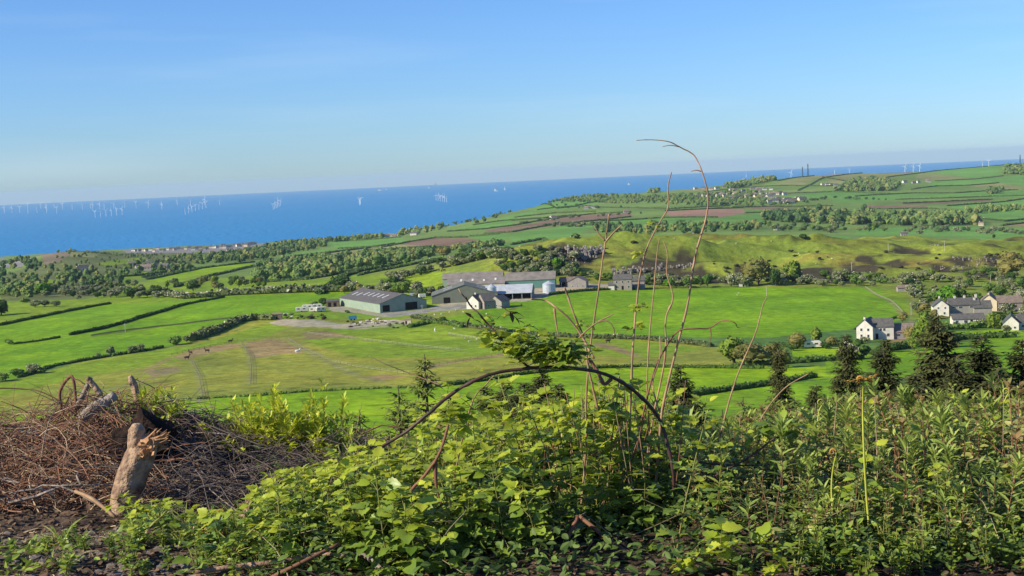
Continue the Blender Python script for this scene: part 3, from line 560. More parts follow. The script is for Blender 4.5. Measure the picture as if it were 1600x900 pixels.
B('white_house', 'white house with big lit gable and dormer windows at the left of the upper hamlet', 'house', 1483, 494, 78, 9, 7, 4.6, 7.4, 'white_wall', 'slate', wins=[('l', 1.2, 3.3, .9, 1), ('l', 4.2, 3.3, .9, 1), ('l', 1.5, .8, 1, 1.2)], chim=[(8, .5, 1)], group=HAM)
B('white_house', 'long slate roofed terrace with white chimneys running back from the big lit gable', 'house', 1484, 492, -3, 13.5, 7, 4.4, 7.2, 'lilac_wall', 'slate', wins=[('f', 1, 2.8, 1.8, 1), ('f', 4, 2.8, 1.8, 1), ('f', 9, 2.8, 1.5, 1), ('f', 11.2, 2.8, 1.4, 1)], chim=[(3.2, .5, 1.1), (7.6, .5, 1.1), (12.8, .5, 1.4)], group=HAM, wall2='white_wall')
B('cottage', 'dark slate roofed cottage standing between the terrace and the cream house', 'cottage', 1522, 492, -5, 8, 7, 3.2, 6, 'lilac_wall', 'slate', chim=[(1, .5, 1.5)], group=HAM, wall2='white_wall')
B('bungalow', 'long low white bungalow with grey roof and wide windows in front of the terrace', 'bungalow', 1489, 508, -6, 13, 6, 2.5, 4.3, 'white_wall', 'slate', wins=[('f', 1, .8, 1.3, 1.2), ('f', 4.5, .8, 1.6, 1.2), ('f', 9.5, .8, 1.6, 1.3)], doors=[('f', 7.2, 0, 1, 2)], group=HAM)
B('cream_house', 'cream gabled house under a pinkish grey roof at the back of the hamlet', 'house', 1558, 486, 68, 13, 7.5, 4.6, 7.6, 'cream_wall', 'brown_roof', wins=[('l', 3, 3, 1, 1.2)], chim=[(.6, .5, .9)], group=HAM)
B('cottage', 'dark roofed stone cottage against the right side of the cream house', 'cottage', 1560, 486, -4, 11, 7, 3.8, 6.6, 'stone_wall', 'brown_roof', chim=[(10, .5, 1.2)], group=HAM)
B('cottage', 'cream end cottage with slate roof at the right edge of the photo', 'cottage', 1592, 516, 70, 10, 6, 2.9, 5.8, 'white_wall', 'slate', wins=[('l', 1, .6, 1, 1), ('l', 3.5, .6, 1, 1)], group=HAM)
B('cottage', 'slate roofed wing with blue windows joined to the cream end cottage', 'cottage', 1592, 515, -5, 9, 6.5, 2.9, 5.8, 'white_wall', 'slate', wins=[('f', 1, .8, 1.4, 1.2), ('f', 4.5, .8, 1.4, 1.2)], group=HAM)
B('garden_shed', 'small white field shed at the foot of the ochre tree', 'shed', 1155, 448, -3, 5.5, 4, 2.2, 3.2, 'white_wall', 'slate', doors=[('f', 2, 0, 1, 1.9)])
B('garden_shed', 'low rust roofed shed beyond the right end of the bright field', 'shed', 1403, 456, -3, 8, 4, 2.2, 3.4, 'stone_wall', 'brown_roof')
B('field_shelter', 'small cream fronted field shelter with flat dark roof in the paddocks', 'shed', 632, 507, 0, 3.2, 3.5, 2.0, 2.4, 'cream_wall', 'wood', doors=[('f', .4, 0, .8, 1.6)], over=.15)
B('field_shelter', 'dark timber shelter in front of the scrap yard by the white caravans', 'shed', 425, 499, 5, 5, 4, 2.4, 3.0, 'wood', 'wood', doors=[('f', 1.4, 0, 1.4, 1.9)], over=.15)
B('tractor_shed', 'dark wooden lean-to beside the trees left of the green cattle shed', 'shed', 510, 480, 3, 7, 5, 3, 4, 'wood', 'grey_roof', doors=[('f', 1, 0, 1.6, 2.4), ('f', 4, 0, 1.6, 2.4)], over=.2)
# caravans and clutter in the yards
def caravan(u, v, L, rz, label, colm='white_wall'):
    P = ground(u, v); e = empty('caravan', P, R(rz), label=label, cat='caravan', group='white caravans parked about the farm and hamlet')
    g = MB(); prof = [(0, .5), (-.15, 1.2), (0, 2.3), (.5, 2.6), (L - .5, 2.6), (L, 2.3), (L + .15, 1.2), (L, .5)]; n = len(prof)
    V = [(x, 0, z) for x, z in prof] + [(x, 2.2, z) for x, z in prof]; g.add(V, [tuple(range(n)), tuple(range(2 * n - 1, n - 1, -1))] + [(i, n + i, n + (i + 1) % n, (i + 1) % n) for i in range(n)]); g.build('body', M[colm], e)
    for x in (L * .15, L * .6): g = MB(); g.box(x, x + L * .2, -.04, -.01, 1.4, 2.0); g.build('window', M['glass'], e)
    g = MB(); g.tube([(L * .5, -.03, .35), (L * .5, .2, .35)], .35, 10); g.build('wheel', M['dark'], e)
    g = MB(); g.tube([(0, 1.1, .5), (-1.1, 1.1, .45)], .06, 5); g.build('tow_bar', M['steel'], e)
for a in [(462, 488, 6.5, 8, 'long white caravan at the left end of the scrap row'), (472, 484, 6, 4, 'white caravan standing behind the leftmost one'), (483, 488, 6, -4, 'white caravan with dark windows in the middle of the row'),
          (489, 483, 5, 10, 'small white caravan at the back of the row near the timber lean-to'), (495, 488, 5, 20, 'white caravan at the right end of the row'), (1257, 545, 6, -5, 'single white caravan under dark shrubs right of centre')]: caravan(*a)
r_ = rng(8)
def trailer(u, v, L, rz, m_, label, name='farm_trailer', cat='trailer', h=1.0):
    P = ground(u, v); e = empty(name, P, R(rz), label=label, cat=cat, group='trailers and carts in the farmyard')
    g = MB(); g.box(0, L, 0, 2, .7, .7 + h); g.box(-.05, L + .05, -.05, 2.05, .6, .72); g.build('body', m_, e)
    for x in (L * .3, L * .7): g = MB(); g.tube([(x, -.1, .4), (x, .2, .4)], .4, 10); g.build('wheel', M['dark'], e)
BLUEM = mat('blue_paint', (.05, .22, .34), (.04, .17, .28), 1, .5)
trailer(545, 501, 4, 5, BLUEM, 'blue box trailer on the rough ground below the green cattle shed', h=1.6)
trailer(640, 465, 4, 5, M['steel'], 'pale trailer at the rear right of the green cattle shed', h=1.8); trailer(655, 466, 4, 15, M['trim'], 'white tanker cart beside the pale trailer behind the shed', h=1.6)
trailer(690, 470, 5, 50, M['dark'], 'dark farm trailer in the shaded yard left of the sage barn', h=1.6)
for i, (u, v) in enumerate([(566, 505), (575, 503), (586, 506), (597, 504), (607, 507), (616, 503), (556, 509), (590, 500), (445, 492), (452, 497)]):
    P = ground(u, v); g = MB(); n = 9
    for k in range(n):
        q = r_.normal(size=3) * (.8, .6, .1); L = r_.uniform(1, 2.2); a = r_.uniform(-.7, .7); g.tube([(q[0] - L / 2 * math.cos(a), q[1] - L / 2 * math.sin(a), .25 + k * .07), (q[0] + L / 2 * math.cos(a), q[1] + L / 2 * math.sin(a), .3 + k * .07)], r_.uniform(.12, .25), 6, k % 3)
    o = g.build('scrap_heap', [M['cream_wall'], M['wood'], M['trim']]); o.location = P
    tag(o, 'low heap of pale timber and scrap lying on the rough ground below the farm', 'scrap heap', 'scrap heaps below the farm')
# stock
M['fleece'] = mat('fleece', (.62, .57, .45), (.5, .45, .36), 8, .95); M['hide'] = mat('dark_hide', (.035, .025, .018), (.05, .035, .025), 4, .8)
def beast(h, bm, sheep=True):
    g = MB(); V = ICO2[0] * (h * (.62 if sheep else .75), h * .3, h * .28) + (0, 0, h * .68); V = V * (1 + .04 * rng(3).normal(size=(len(V), 1)) * sheep); g.raw(V, ICO2[1], ICO2[2])
    nk = (.62, .12) if sheep else (.75, .45)
    g.tube([(h * .5, 0, h * .75), (h * nk[0], 0, h * (.8 + nk[1]))], [h * .16, h * .1], 6); g.tube([(h * (nk[0] - .03), 0, h * (.83 + nk[1])), (h * (nk[0] + .28), 0, h * (.68 + nk[1]))], [h * .11, h * .06], 6)
    for x in (-.42, .42):
        for y in (-.14, .14): g.tube([(x * h, y * h, h * .6), (x * h * 1.02, y * h, h * .3), (x * h, y * h, 0)], [h * .08, h * .05, h * .035], 5)
    for y in (-1, 1): g.tube([(h * nk[0], y * h * .08, h * (.9 + nk[1])), (h * nk[0], y * h * .16, h * (.95 + nk[1]))], [h * .035, h * .01], 4)
    g.tube([(-h * .6, 0, h * .78), (-h * .72, 0, h * .45)], [h * .04, h * .02], 4)
    return g.mesh('body', bm, True)
SHEEP, HORSE, GREY = beast(.85, M['fleece']), beast(1.55, M['hide'], False), beast(1.5, M['trim'], False)
def stock(me, nm, lst, label, group):
    for u, v in lst:
        o = link(nm, me); P = ground(u, v); o.location = P; o.rotation_euler = (0, 0, _sr.uniform(0, 6.28)); tag(o, label, nm, group)
stock(SHEEP, 'sheep', [(702, 489), (690, 492), (712, 486), (724, 489), (679, 493), (735, 494), (760, 492)], 'sheep grazing the yellowish grass below the farm cottages', 'sheep near the farm')
stock(SHEEP, 'sheep', [(1240, 398), (1248, 397), (1250, 400), (1150, 381), (1168, 379), (1054, 374), (1300, 405), (1205, 378), (812, 386), (1420, 380), (1275, 413)], 'white sheep grazing on the limestone hill', 'sheep on the hill')
stock(SHEEP, 'sheep', [(782, 513), (788, 538), (745, 532), (775, 526), (710, 515), (733, 535), (727, 530)], 'sheep grazing the paddock below the bright field hedge', 'sheep in the paddocks')
stock(GREY, 'pony', [(680, 519), (465, 552)], 'grey pony standing in the paddock', 'grey ponies in the paddocks')
stock(HORSE, 'horse', [(298, 554), (292, 562), (324, 551), (360, 536), (950, 536), (814, 480)], 'dark horse grazing in the paddocks', 'dark horses in the paddocks')
stock(SHEEP, 'sheep', [(1152, 462), (1154, 459)], 'white sheep alone in the bright field below the ochre tree', 'sheep in the bright field')
stock(HORSE, 'cow', [(686, 424), (690, 425), (694, 424)], 'brown cow on the slope behind the farm barns', 'cows behind the farm')
# fences and poles
def fence(path, label, h=1.2, step=4, m_='fence_white', name='paddock_fence', rails=(.5, 1.0), w_=.035):
    P = gpath(pts(path), step); z = zat(P[:, 0], P[:, 1]); e = empty(name, (P[0][0], P[0][1], z[0]), 0, label=label, cat='fence', group='fences between the paddocks'); o0 = np.array([P[0][0], P[0][1], z[0]])
    g = MB(); W = np.stack([P[:, 0], P[:, 1], z], 1) - o0
    for q in W: g.box(q[0] - .07, q[0] + .07, q[1] - .07, q[1] + .07, q[2] - .3, q[2] + h)
    tag(g.build('posts', M['wood'], e), kind='stuff')
    for k in rails: g = MB(); g.tube(W + (0, 0, k), w_, 4); g.build('rail', M[m_], e)
fence('480,522 500,525 550,530 600,536 660,543 720,549', 'long pale tape fence running down right across the upper paddock', w_=.035)
fence('378,538 390,555 393,572 392,600', 'pale tape fence dropping straight down from the bare soil patch', w_=.035)
fence('450,530 480,548 520,566 560,575 640,586', 'pale tape fence slanting from the bare soil patch to the lower paddock', w_=.03)
fence('268,556 320,545 372,534 388,533 450,532', 'dark rail fence along the bare ground where horses stand', m_='wood', w_=.06)
fence('300,565 312,590 318,625', 'faint tape fence on the left of the middle paddock', w_=.035)
fence('660,575 720,566 800,552', 'post fence beside the brown track through the paddock', m_='wood', w_=.03)
fence('1352,450 1372,463 1393,472 1405,483 1417,498', 'fence and dry path curving round the right end of the bright field', m_='fence_white', w_=.06)
fence('700,523 760,533 830,545 900,548', 'thin tape fence in the right hand paddock', w_=.06)
fence('142,526 200,517 250,511 325,502 362,498', 'dark wall like fence crossing the left bright field', m_='wood', w_=.16, rails=(.4, .8))
def pole(u, v, hpx, label, name='utility_pole'):
    P = ground(u, v); h = hpx * px(P[1]); e = empty(name, P, 0, label=label, cat='utility pole', group='utility poles in the valley'); g = MB(); g.tube([(0, 0, -.5), (0, 0, h)], [.2, .14], 6); g.build('post', M['pole'], e)
    g = MB(); g.box(-.9, .9, -.06, .06, h - .7, h - .55); g.build('crossarm', M['pole'], e)
for a in [(196, 519, 14, 'lone utility pole on the hedge line of the left bright field'), (1331, 423, 14, 'utility pole on the hill just above the hawthorn line'), (1388, 393, 13, 'utility pole near the skyline of the hill, left of the other'), (1476, 392, 16, 'utility pole near the skyline of the hill, right of the other'),
          (1548, 447, 18, 'utility pole among the bushes above the cream house'), (1575, 485, 22, 'utility pole standing beside the cream house'), (1198, 462, 14, 'short pole in the bright field below the ochre tree'), (660, 488, 12, 'utility pole at the corner of the green cattle shed'), (1424, 492, 20, 'thin utility pole by the yellow willow')]: pole(*a)
M['far_mid'] = mat('far_mid_leaf', (.11, .17, .045), (.14, .20, .05), .4, .8, .15, .1, island=.5)
M['far_olive'] = mat('far_olive_leaf', (.21, .22, .07), (.16, .18, .055), .4, .8, .15, .1, island=.5)
# ------------------------------------------------------------------ hedges and trees of the near valley
hedge('-40,507 0,509 42,500 100,488 140,480 172,475', 1.4, 1.4, 'dark hedge along the top left of the left bright field', frac=.0, mats=('dark_leaf', 'blossom'))
hedge('110,524 160,514 197,504 240,491 287,477 350,465', 1.4, 1.4, 'long dark hedge crossing the left bright field diagonally', frac=.0, mats=('dark_leaf', 'blossom'))
hedge('22,538 55,534 92,528', 1.0, 1.1, 'short dark hedge in the left bright field ending at a small bush', frac=0, mats=('dark_leaf', 'blossom'))
hedge('30,590 82,573 125,565 170,557 212,551 256,543', 1.1, 1.2, 'low ragged hedge below the left bright field', frac=.0, mats=('dark_leaf', 'blossom'), dens=.8)
hedge('300,533 325,524 350,515 375,503 400,500 425,500', 3.2, 3.0, 'thick dark hedge climbing to the timber shelter', frac=.1)
hedge('258,463 290,467 330,464 370,461 420,459 470,457 535,456 560,455', 4.4, 4.2, 'tall blossom flecked hedge behind the left bright field', frac=.38)
hedge('645,497 700,507 760,515 860,526 930,529 1000,530 1060,536 1110,542', 1.7, 2.0, 'long hedge along the bottom of the middle bright field', frac=.06)
hedge('690,604 733,598 803,587 828,584 900,577 1000,573 1100,575 1190,576', 1.0, 1.4, 'low dark hedge between paddocks and the lime field', frac=0, mats=('dark_leaf', 'blossom'))
hedge('250,629 330,622 400,619 480,612 600,607 690,604', .7, .9, 'thin hedge line above the lowest lime green field', frac=0, mats=('mid_leaf', 'blossom'), dens=.75)
hedge('1075,620 1120,613 1180,605 1240,595 1270,590', 1.4, 1.8, 'dark hedge casting deep shade between the two lower right fields', frac=0, mats=('dark_leaf', 'blossom'))
hedge('1000,451 1060,450 1120,449 1170,449', .6, .8, 'low field edge hedge at the top of the bright field', frac=0, mats=('mid_leaf', 'blossom'))
hedge('860,461 900,456 945,453 990,452', 1.4, 1.5, 'trimmed hedge between the farm drive and the bright field', frac=0, mats=('dark_leaf', 'blossom'))
hedge('1440,512 1480,515 1540,512 1588,511', 2.6, 2.2, 'garden hedge in front of the low white bungalow', frac=0, mats=('mid_leaf', 'blossom'))
hedge('1385,548 1440,540 1500,530 1580,527', 2.2, 3.0, 'shaded hedge bank below the hamlet', frac=0, mats=('dark_leaf', 'blossom'))
hedge('1150,573 1200,570 1250,567 1345,560', 1.6, 2.4, 'dark hedge below the small yellow paddock', frac=0, mats=('dark_leaf', 'blossom'))
hedge('1205,540 1240,542 1300,540 1345,537', 1.6, 2, 'hedge behind the single white caravan', frac=0, mats=('dark_leaf', 'blossom'))
hedge('640,512 670,505 700,507 720,512', 1.6, 2, 'scruffy hedge just right of the field shelter', frac=.05, mats=('mid_leaf', 'blossom'))
hedge('1335,515 1342,514 1405,495', .8, 1.0, 'thin hedge at the bottom right corner of the bright field', frac=0, mats=('dark_leaf', 'blossom'))
T = plant
def one(key, u, v, hpx, label, cat='tree', group=None, wide=1.0, name=None):
    P = ground(u, v); return T(key, P, hpx * px(P[1]), label, cat, group, name=name, wide=wide)
one('round', 535, 455, 31, 'round dark green tree standing up from the blossom hedge left of the farm', wide=1.15)
one('round', 206, 466, 22, 'round dark tree among the scrub left of the other round one', wide=1.3); one('round', 243, 463, 21, 'dark green tree just right of its round neighbour by the scrub', wide=1.3)
one('round', 302, 455, 18, 'dark tree at the left end of the blossom hedge', wide=1.4); one('fresh', 68, 461, 22, 'lighter green round tree at the left edge scrub', wide=1.2)
one('round', 2, 492, 32, 'dark bushy tree cut by the left edge of the photo', wide=1.1); one('round', -22, 494, 36, 'dark bushy tree just outside the left edge', wide=1.2)
one('thorn', 55, 480, 14, 'pale hawthorn on the left shaded pasture', 'hawthorn', wide=1.2); one('thorn', 70, 479, 13, 'grey hawthorn clump in the middle of the shaded pasture', 'hawthorn', wide=1.2); one('thorn', 88, 479, 12, 'low hawthorn at the right of the shaded pasture', 'hawthorn', wide=1.1); one('bush', 40, 473, 12, 'dark bush behind the pasture hawthorns', 'bush')
one('bush', 15, 538, 12, 'small dark bush at the left end of the short hedge', 'bush'); one('bloom', 52, 584, 20, 'pale blossoming hawthorn on the lower hedge at far left', 'hawthorn', wide=1.1); one('bush', 28, 588, 16, 'dark bush left of the pale hawthorn', 'bush', wide=1.2); one('bush', -2, 596, 20, 'dark bush at the very left edge on the lower hedge', 'bush', wide=1.2); one('bush', 66, 583, 12, 'low dark bush right of the pale hawthorn', 'bush')
one('thorn', 173, 555, 18, 'leaning thorn tree with open crown on the low hedge', 'thorn tree', wide=.7); one('thorn', 206, 551, 14, 'small thorn tree, left of a pair on the low hedge', 'thorn tree', wide=.8); one('thorn', 220, 549, 15, 'small thorn tree, right of a pair on the low hedge', 'thorn tree', wide=.8); one('thorn', 153, 558, 9, 'tiny thorn bush on the low hedge', 'thorn tree', wide=.7)
one('bush', 274, 539, 20, 'rounded grey green bush where the thick hedge starts', 'bush', wide=.95); one('thorn', 292, 535, 14, 'pale rounded hawthorn beside the grey green bush', 'hawthorn', wide=.8); one('thorn', 310, 529, 12, 'low pale hawthorn third along the thick hedge', 'hawthorn'); one('ochre', 318, 519, 10, 'small bare twigged tree above the thick hedge', wide=.9)
one('bush', 490, 478, 11, 'dark bush left of the wooden lean-to', 'bush'); one('round', 505, 478, 16, 'dark tree over the wooden lean-to', wide=1.1); one('bush', 543, 489, 7, 'dark shrub at the corner of the green shed', 'bush')
one('yellow', 1148, 570, 48, 'big yellow green tree with rounded crown below the bright field', wide=1.5); one('ochre', 1173, 572, 40, 'greyish half bare tree joined to the right of the yellow green one', wide=1.25); one('ochre', 1207, 566, 32, 'brownish shrub left of the dark garden trees'); one('ochre', 1222, 575, 34, 'olive brown shrub in front of its brownish neighbour')
one('ochre', 1246, 545, 30, 'grey brown rounded tree just above the white caravan', wide=1.0); one('yellow', 1275, 540, 32, 'golden conifer behind the white caravan', 'conifer', wide=.8); one('ochre', 1300, 542, 20, 'low brown bush right of the golden conifer')
one('round', 1290, 545, 14, 'dark shrub beside the caravan', 'shrub', wide=1.6); one('round', 1240, 548, 12, 'dark shrub left of the caravan', 'shrub', wide=1.6)
one('bloom', 1325, 562, 34, 'grey green willow left of the white house', wide=.9); one('round_mid', 1350, 560, 26, 'dark garden tree below the lit gable'); one('round', 1372, 562, 24, 'dark garden tree below the white front wing', wide=1.2); one('bloom', 1352, 535, 12, 'pale garden bush by the gable wall', 'bush'); one('round', 1395, 550, 20, 'dark shrub below the brown bungalow', 'shrub', wide=1.4)
one('yellow', 1448, 545, 62, 'tall yellow green willow between the white house and the upper hamlet', wide=.75); one('yellow', 1437, 540, 44, 'lower yellow green tree at the left of the tall willow', wide=.8); one('ochre', 1425, 535, 30, 'brown twiggy tree beside the bungalow'); one('yellow', 1428, 548, 24, 'low lime bush at the foot of the tall willow', 'bush', wide=1.2)
one('fresh', 1483, 474, 32, 'bright green round tree above the hamlet roofs', wide=1.05); one('round', 1505, 474, 28, 'dark tree against the right side of the bright green one'); one('yellow', 1553, 514, 30, 'pale yellow shrub beside the low bungalow', 'shrub', wide=.9); one('bloom', 1444, 480, 15, 'white blossoming bush left of the hamlet', 'hawthorn'); one('ochre', 1460, 520, 20, 'pinkish brown shrub in the hamlet garden', 'shrub')
one('ochre', 1185, 446, 50, 'large ochre tree with open crown behind the bright field', wide=.95); one('yellow', 1238, 440, 38, 'yellow green tree right of the large ochre tree', wide=.95); one('ochre', 1583, 436, 48, 'big ochre tree on the hill at the right edge', wide=1.15); one('bloom', 1143, 448, 27, 'white flowering hawthorn left of the large ochre tree', 'hawthorn', wide=.6); one('ochre', 1170, 432, 26, 'brown leafed tree merging with the large ochre one'); one('round', 1212, 447, 34, 'dark fir like tree right of the large ochre tree', wide=.6)
one('fresh', 1045, 450, 18, 'lime green bush right of the farmhouse', 'bush'); one('mid' if False else 'round_mid', 1075, 450, 20, 'green garden tree between farmhouse and ochre tree', wide=.9); one('round_mid', 1105, 450, 26, 'columnar green tree by the field edge', wide=.5); one('fresh', 869, 420, 20, 'bright lime bush among the pale hawthorns behind the farm', 'bush', wide=.9)
one('ochre', 693, 402, 20, 'rounded gold tree on the ridge left of the hill', wide=1.3); one('round', 1255, 374, 11, 'lone dark thorn tree on the crest of the hill', wide=1.4); one('round', 1553, 372, 8, 'small dark bush on the hill crest at right', 'bush'); one('gorse', 990, 380, 7, 'dark bush on the shoulder of the rocky hill', 'bush')
one('round_mid', 770, 511, 14, 'small dark tree on the hedge below the farm', wide=.6); one('round', 693, 506, 15, 'dark tree on the hedge right of the field shelter', wide=.8); one('thorn', 820, 520, 12, 'sparse small tree poking from the long hedge', wide=.6)
one('thorn', 1470, 520, 16, 'grey green bush before the lower bungalow, left side', 'bush'); one('round_mid', 1512, 516, 13, 'green garden bush before the lower bungalow, right side', 'bush'); one('bloom', 1535, 512, 16, 'white flowering bush between bungalow and yellow shrub', 'bush'); one('ochre', 1410, 505, 20, 'brown budding tree above the brown bungalow'); one('thorn', 1572, 520, 16, 'dull bush left of the end cottage', 'bush'); one('round', 1530, 480, 22, 'dark tree between the terrace chimneys and cream house'); one('round_mid', 1340, 548, 20, 'green bush at the foot of the lit gable', 'bush')
# hawthorn and scrub belts
GH = 'hawthorns in the belt '
scatter('1020,449 1150,448 1250,447 1390,448 1420,452 1440,440 1350,432 1250,432 1100,436 1020,436', 70, ['thorn', 'bloom', 'round', 'round_mid', 'thorn', 'bush'], 3.5, 7.5, 'between bright field and hill', 'hedge tree', GH + 'under the hill', 11)
scatter('1420,462 1460,478 1520,478 1600,490 1640,470 1640,440 1560,425 1440,428 1400,440', 85, ['thorn', 'bloom', 'round', 'thorn', 'bush', 'thorn', 'round_mid'], 3, 7, 'in the scrub above the hamlet', 'hawthorn', 'scrub above the hamlet', 12)
scatter('1430,500 1470,515 1460,470 1420,475', 12, ['thorn', 'round', 'ochre'], 3, 6, 'beside the lane left of the hamlet', 'shrub', 'garden shrubs of the hamlet', 13)
scatter('1560,505 1600,500 1640,505 1640,470 1575,478', 16, ['thorn', 'round', 'bloom'], 3, 6, 'beside the cream house', 'bush', 'bushes at the right of the hamlet', 14)
scatter('780,424 800,428 860,432 900,436 905,428 900,400 870,392 800,396 780,410', 55, ['bloom', 'thorn', 'round', 'thorn', 'round_mid'], 4, 8.5, 'on the slope behind the farm', 'hawthorn', 'hawthorns behind the farm', 15)
scatter('905,440 960,440 1010,446 1060,448 1050,432 990,436 930,428 905,430', 32, ['round', 'thorn', 'round_mid'], 3, 6.5, 'near the stone farmhouse', 'tree', 'trees round the farmhouse', 16)
along('545,456 580,457 620,458 650,458', 22, ['thorn', 'bloom', 'round_mid', 'ochre'], 5, 9, 'behind the green cattle shed', 'hedge tree', 'trees behind the green cattle shed', 17, 3)
along('600,450 630,438 660,428 690,416 720,410 760,404 790,402', 52, ['thorn', 'bloom', 'round', 'round_mid', 'thorn'], 5, 8.5, 'in the hedge climbing the ridge', 'hedge tree', 'trees of the hedge over the ridge', 18, 5)
along('650,462 670,462 690,462', 14, ['round', 'thorn'], 4, 7, 'between cattle shed and sage barn', 'bush', 'bushes between the barns', 19, 3)
along('80,452 120,458 180,462 250,466', 40, ['bloom', 'thorn', 'thorn', 'round'], 3.5, 7, 'in the front of the left thicket', 'hawthorn', 'hawthorn thicket at the left', 20, 8)
scatter('60,464 110,470 180,466 260,462 250,450 180,444 80,444', 60, ['bloom', 'thorn', 'thorn', 'round', 'round_mid'], 3.5, 7.5, 'in the left thicket', 'hawthorn', 'hawthorn thicket at the left', 21)
scatter('260,452 350,452 420,450 430,440 330,438 260,444', 34, ['yellow', 'ochre', 'thorn', 'round_mid'], 4, 8, 'behind the blossom hedge', 'bush', 'bushes behind the blossom hedge', 22)
scatter('1200,380 1290,385 1300,432 1200,432', 9, ['gorse', 'thorn'], 1.2, 2.6, 'on the open hill', 'gorse bush', 'gorse on the hill', 23)
scatter('1300,400 1560,395 1590,425 1450,432 1300,432', 34, ['gorse', 'gorse', 'thorn', 'gorse'], 1.0, 2.6, 'on the right slopes of the hill', 'gorse bush', 'gorse on the right slopes of the hill', 24)
scatter('1100,400 1150,395 1180,430 1110,436', 16, ['gorse', 'gorse', 'thorn'], 1.2, 3, 'on the bank right of the farmhouse', 'gorse bush', 'gorse on the middle bank', 25)
scatter('540,512 570,515 640,512 650,500 600,499 540,500', 22, ['bush', 'gorse'], .8, 1.6, 'among the timber heaps', 'bush', 'bushes among the timber heaps', 26)
scatter('400,494 500,492 530,498 500,500 420,498', 22, ['bush', 'gorse', 'thorn'], 1, 2.4, 'about the white caravans', 'bush', 'bushes about the caravans', 27)
# rock outcrops of the limestone hill
M['lime_rock'] = mat('limestone', (.34, .30, .27), (.12, .11, .10), .9, .95, .2, .1, bump=.6)
def outcrop(path, n, s0, s1, label, seed, up=.5, jit=1.5):
    r = rng(seed); P = gpath(pts(path), .5); g = MB()
    for i in range(n):
        q = P[r.integers(len(P))] + r.normal(size=2) * jit; s = r.uniform(s0, s1); z = float(zat(*q))
        V = ICO2[0] * (1 + .22 * r.normal(size=(len(ICO2[0]), 1)).clip(-1, 1)); V = V @ rots(r, 1, .3, .3)[0].T; V = np.sign(V) * np.abs(V) ** .55 * .8
        g.raw(V * (s * r.uniform(.5, .9), s * .6, s * r.uniform(.6, 1.5)) + (q[0], q[1], z + s * (up - .5) + r.uniform(0, up) * s), ICO2[1], ICO2[2])
    tag(g.build('rock_outcrop', M['lime_rock']), label, 'rock outcrop', 'limestone outcrops')
outcrop('880,398 900,398 920,396 932,394', 90, .7, 2.0, 'tall pale limestone cliff high on the left of the hill', 1, 1.2, 2.5)
outcrop('880,403 900,403 920,401 930,399', 60, .5, 1.5, 'lower tier of limestone blocks under the high cliff', 2, .9, 2.5)
outcrop('962,428 985,426 1005,424', 50, .6, 1.6, 'limestone face just above the farmhouse roof', 3, 1.0, 2)
outcrop('1005,424 1040,418 1085,414', 40, .5, 1.2, 'shadowed rock band right of the farmhouse face', 4, .8, 2.5)
outcrop('1495,404 1510,405 1530,406 1560,408', 45, .3, .9, 'broken line of rocks near the top right of the hill', 5, .5, 2)
outcrop('1450,420 1470,419 1495,418 1540,412', 35, .3, .9, 'rocky scar on the slope below the right skyline', 6, .5, 2)
outcrop('1450,384 1466,383', 12, .5, 1.0, 'small pale rocks close to the hill crest', 7, .4, 2)
# ------------------------------------------------------------------ beyond the hill: hedgerows, woods
FH = 'hedgerows of the far farmland'
far_hedges = ['1215,283 1272,270', '1247,298 1270,287 1287,278 1320,273 1347,270', '1380,278 1435,271 1465,267 1500,260 1532,258 1582,253', '1462,283 1525,280 1567,275', '1425,296 1465,291 1512,290 1560,286', '1337,307 1425,302 1492,302 1550,298 1590,297',
 '1400,312 1475,310 1550,307 1600,306', '1412,318 1480,315 1550,312', '1220,290 1290,291 1330,289', '1285,277 1340,287', '1220,303 1300,300 1390,303', '1480,322 1540,318 1600,311', '1355,327 1450,326 1500,330', '1530,342 1570,346 1600,343', '1565,353 1600,349',
 '700,362 760,358 800,353', '740,352 800,344 840,342', '757,366 800,363 860,352 930,345 985,339', '735,370 780,366', '800,353 870,341 930,334 985,332', '800,331 870,326 920,322', '800,345 850,341 900,336', '805,340 870,333 930,331', '640,378 680,372 730,371', '530,389 600,386 640,378', '445,403 550,391 617,381', '520,378 625,371', '575,393 667,387 720,388',
 '500,460 560,425 640,409', '800,383 850,374 900,372', '1040,330 1100,327 1160,325', '1165,333 1195,332 1210,335', '940,346 1030,341 1120,340', '880,352 930,352 1000,358', '1100,300 1180,292 1240,290', '900,323 960,325 1040,327 1140,322', '840,328 900,322 950,312', '1145,324 1200,323 1300,322',
 '180,433 230,430 300,417', '225,434 260,430 305,421', '275,449 330,432 397,416', '230,437 312,420 397,410', '400,443 480,437 560,422 640,407', '560,431 640,415 690,405', '655,418 700,407 790,403']
HL = ['climbing the skyline hill from the village', 'below the red field', 'along the right skyline', 'below the skyline pasture', 'above the right far strips', 'below the hillside wood', 'over the brown strip at right', 'under the brown strip at right', 'under the white house row', 'dropping from the red field', 'right of the far village', 'low on the right far fields', 'under the olive strip', 'above the pale sliver at right', 'below the pale sliver at right', 'topping the slope above the bay', 'second down the slope above the bay', 'along the top of the brown strip', 'under the left brown field', 'along the bottom of the brown strip', 'high above the sea bay', 'between the brown strip and the bay', 'short one above the bay', 'over the plum brown field', 'under the coastal houses', 'along the tan strip', 'nearest the coastal houses', 'below the tan strip', 'left of the gold tree', 'over the ridge crest left', 'above the pink field', 'right end of the pink field', 'above the far green field', 'in front of the far green field', 'below the far village', 'across the middle of the brow', 'falling to the bay', 'right below the village', 'top of the left far pasture', 'middle of the left far pasture', 'bottom of the left far pasture', 'between the left far pastures', 'before the wooded dip', 'behind the ridge pasture', 'on the ridge by the gold tree']
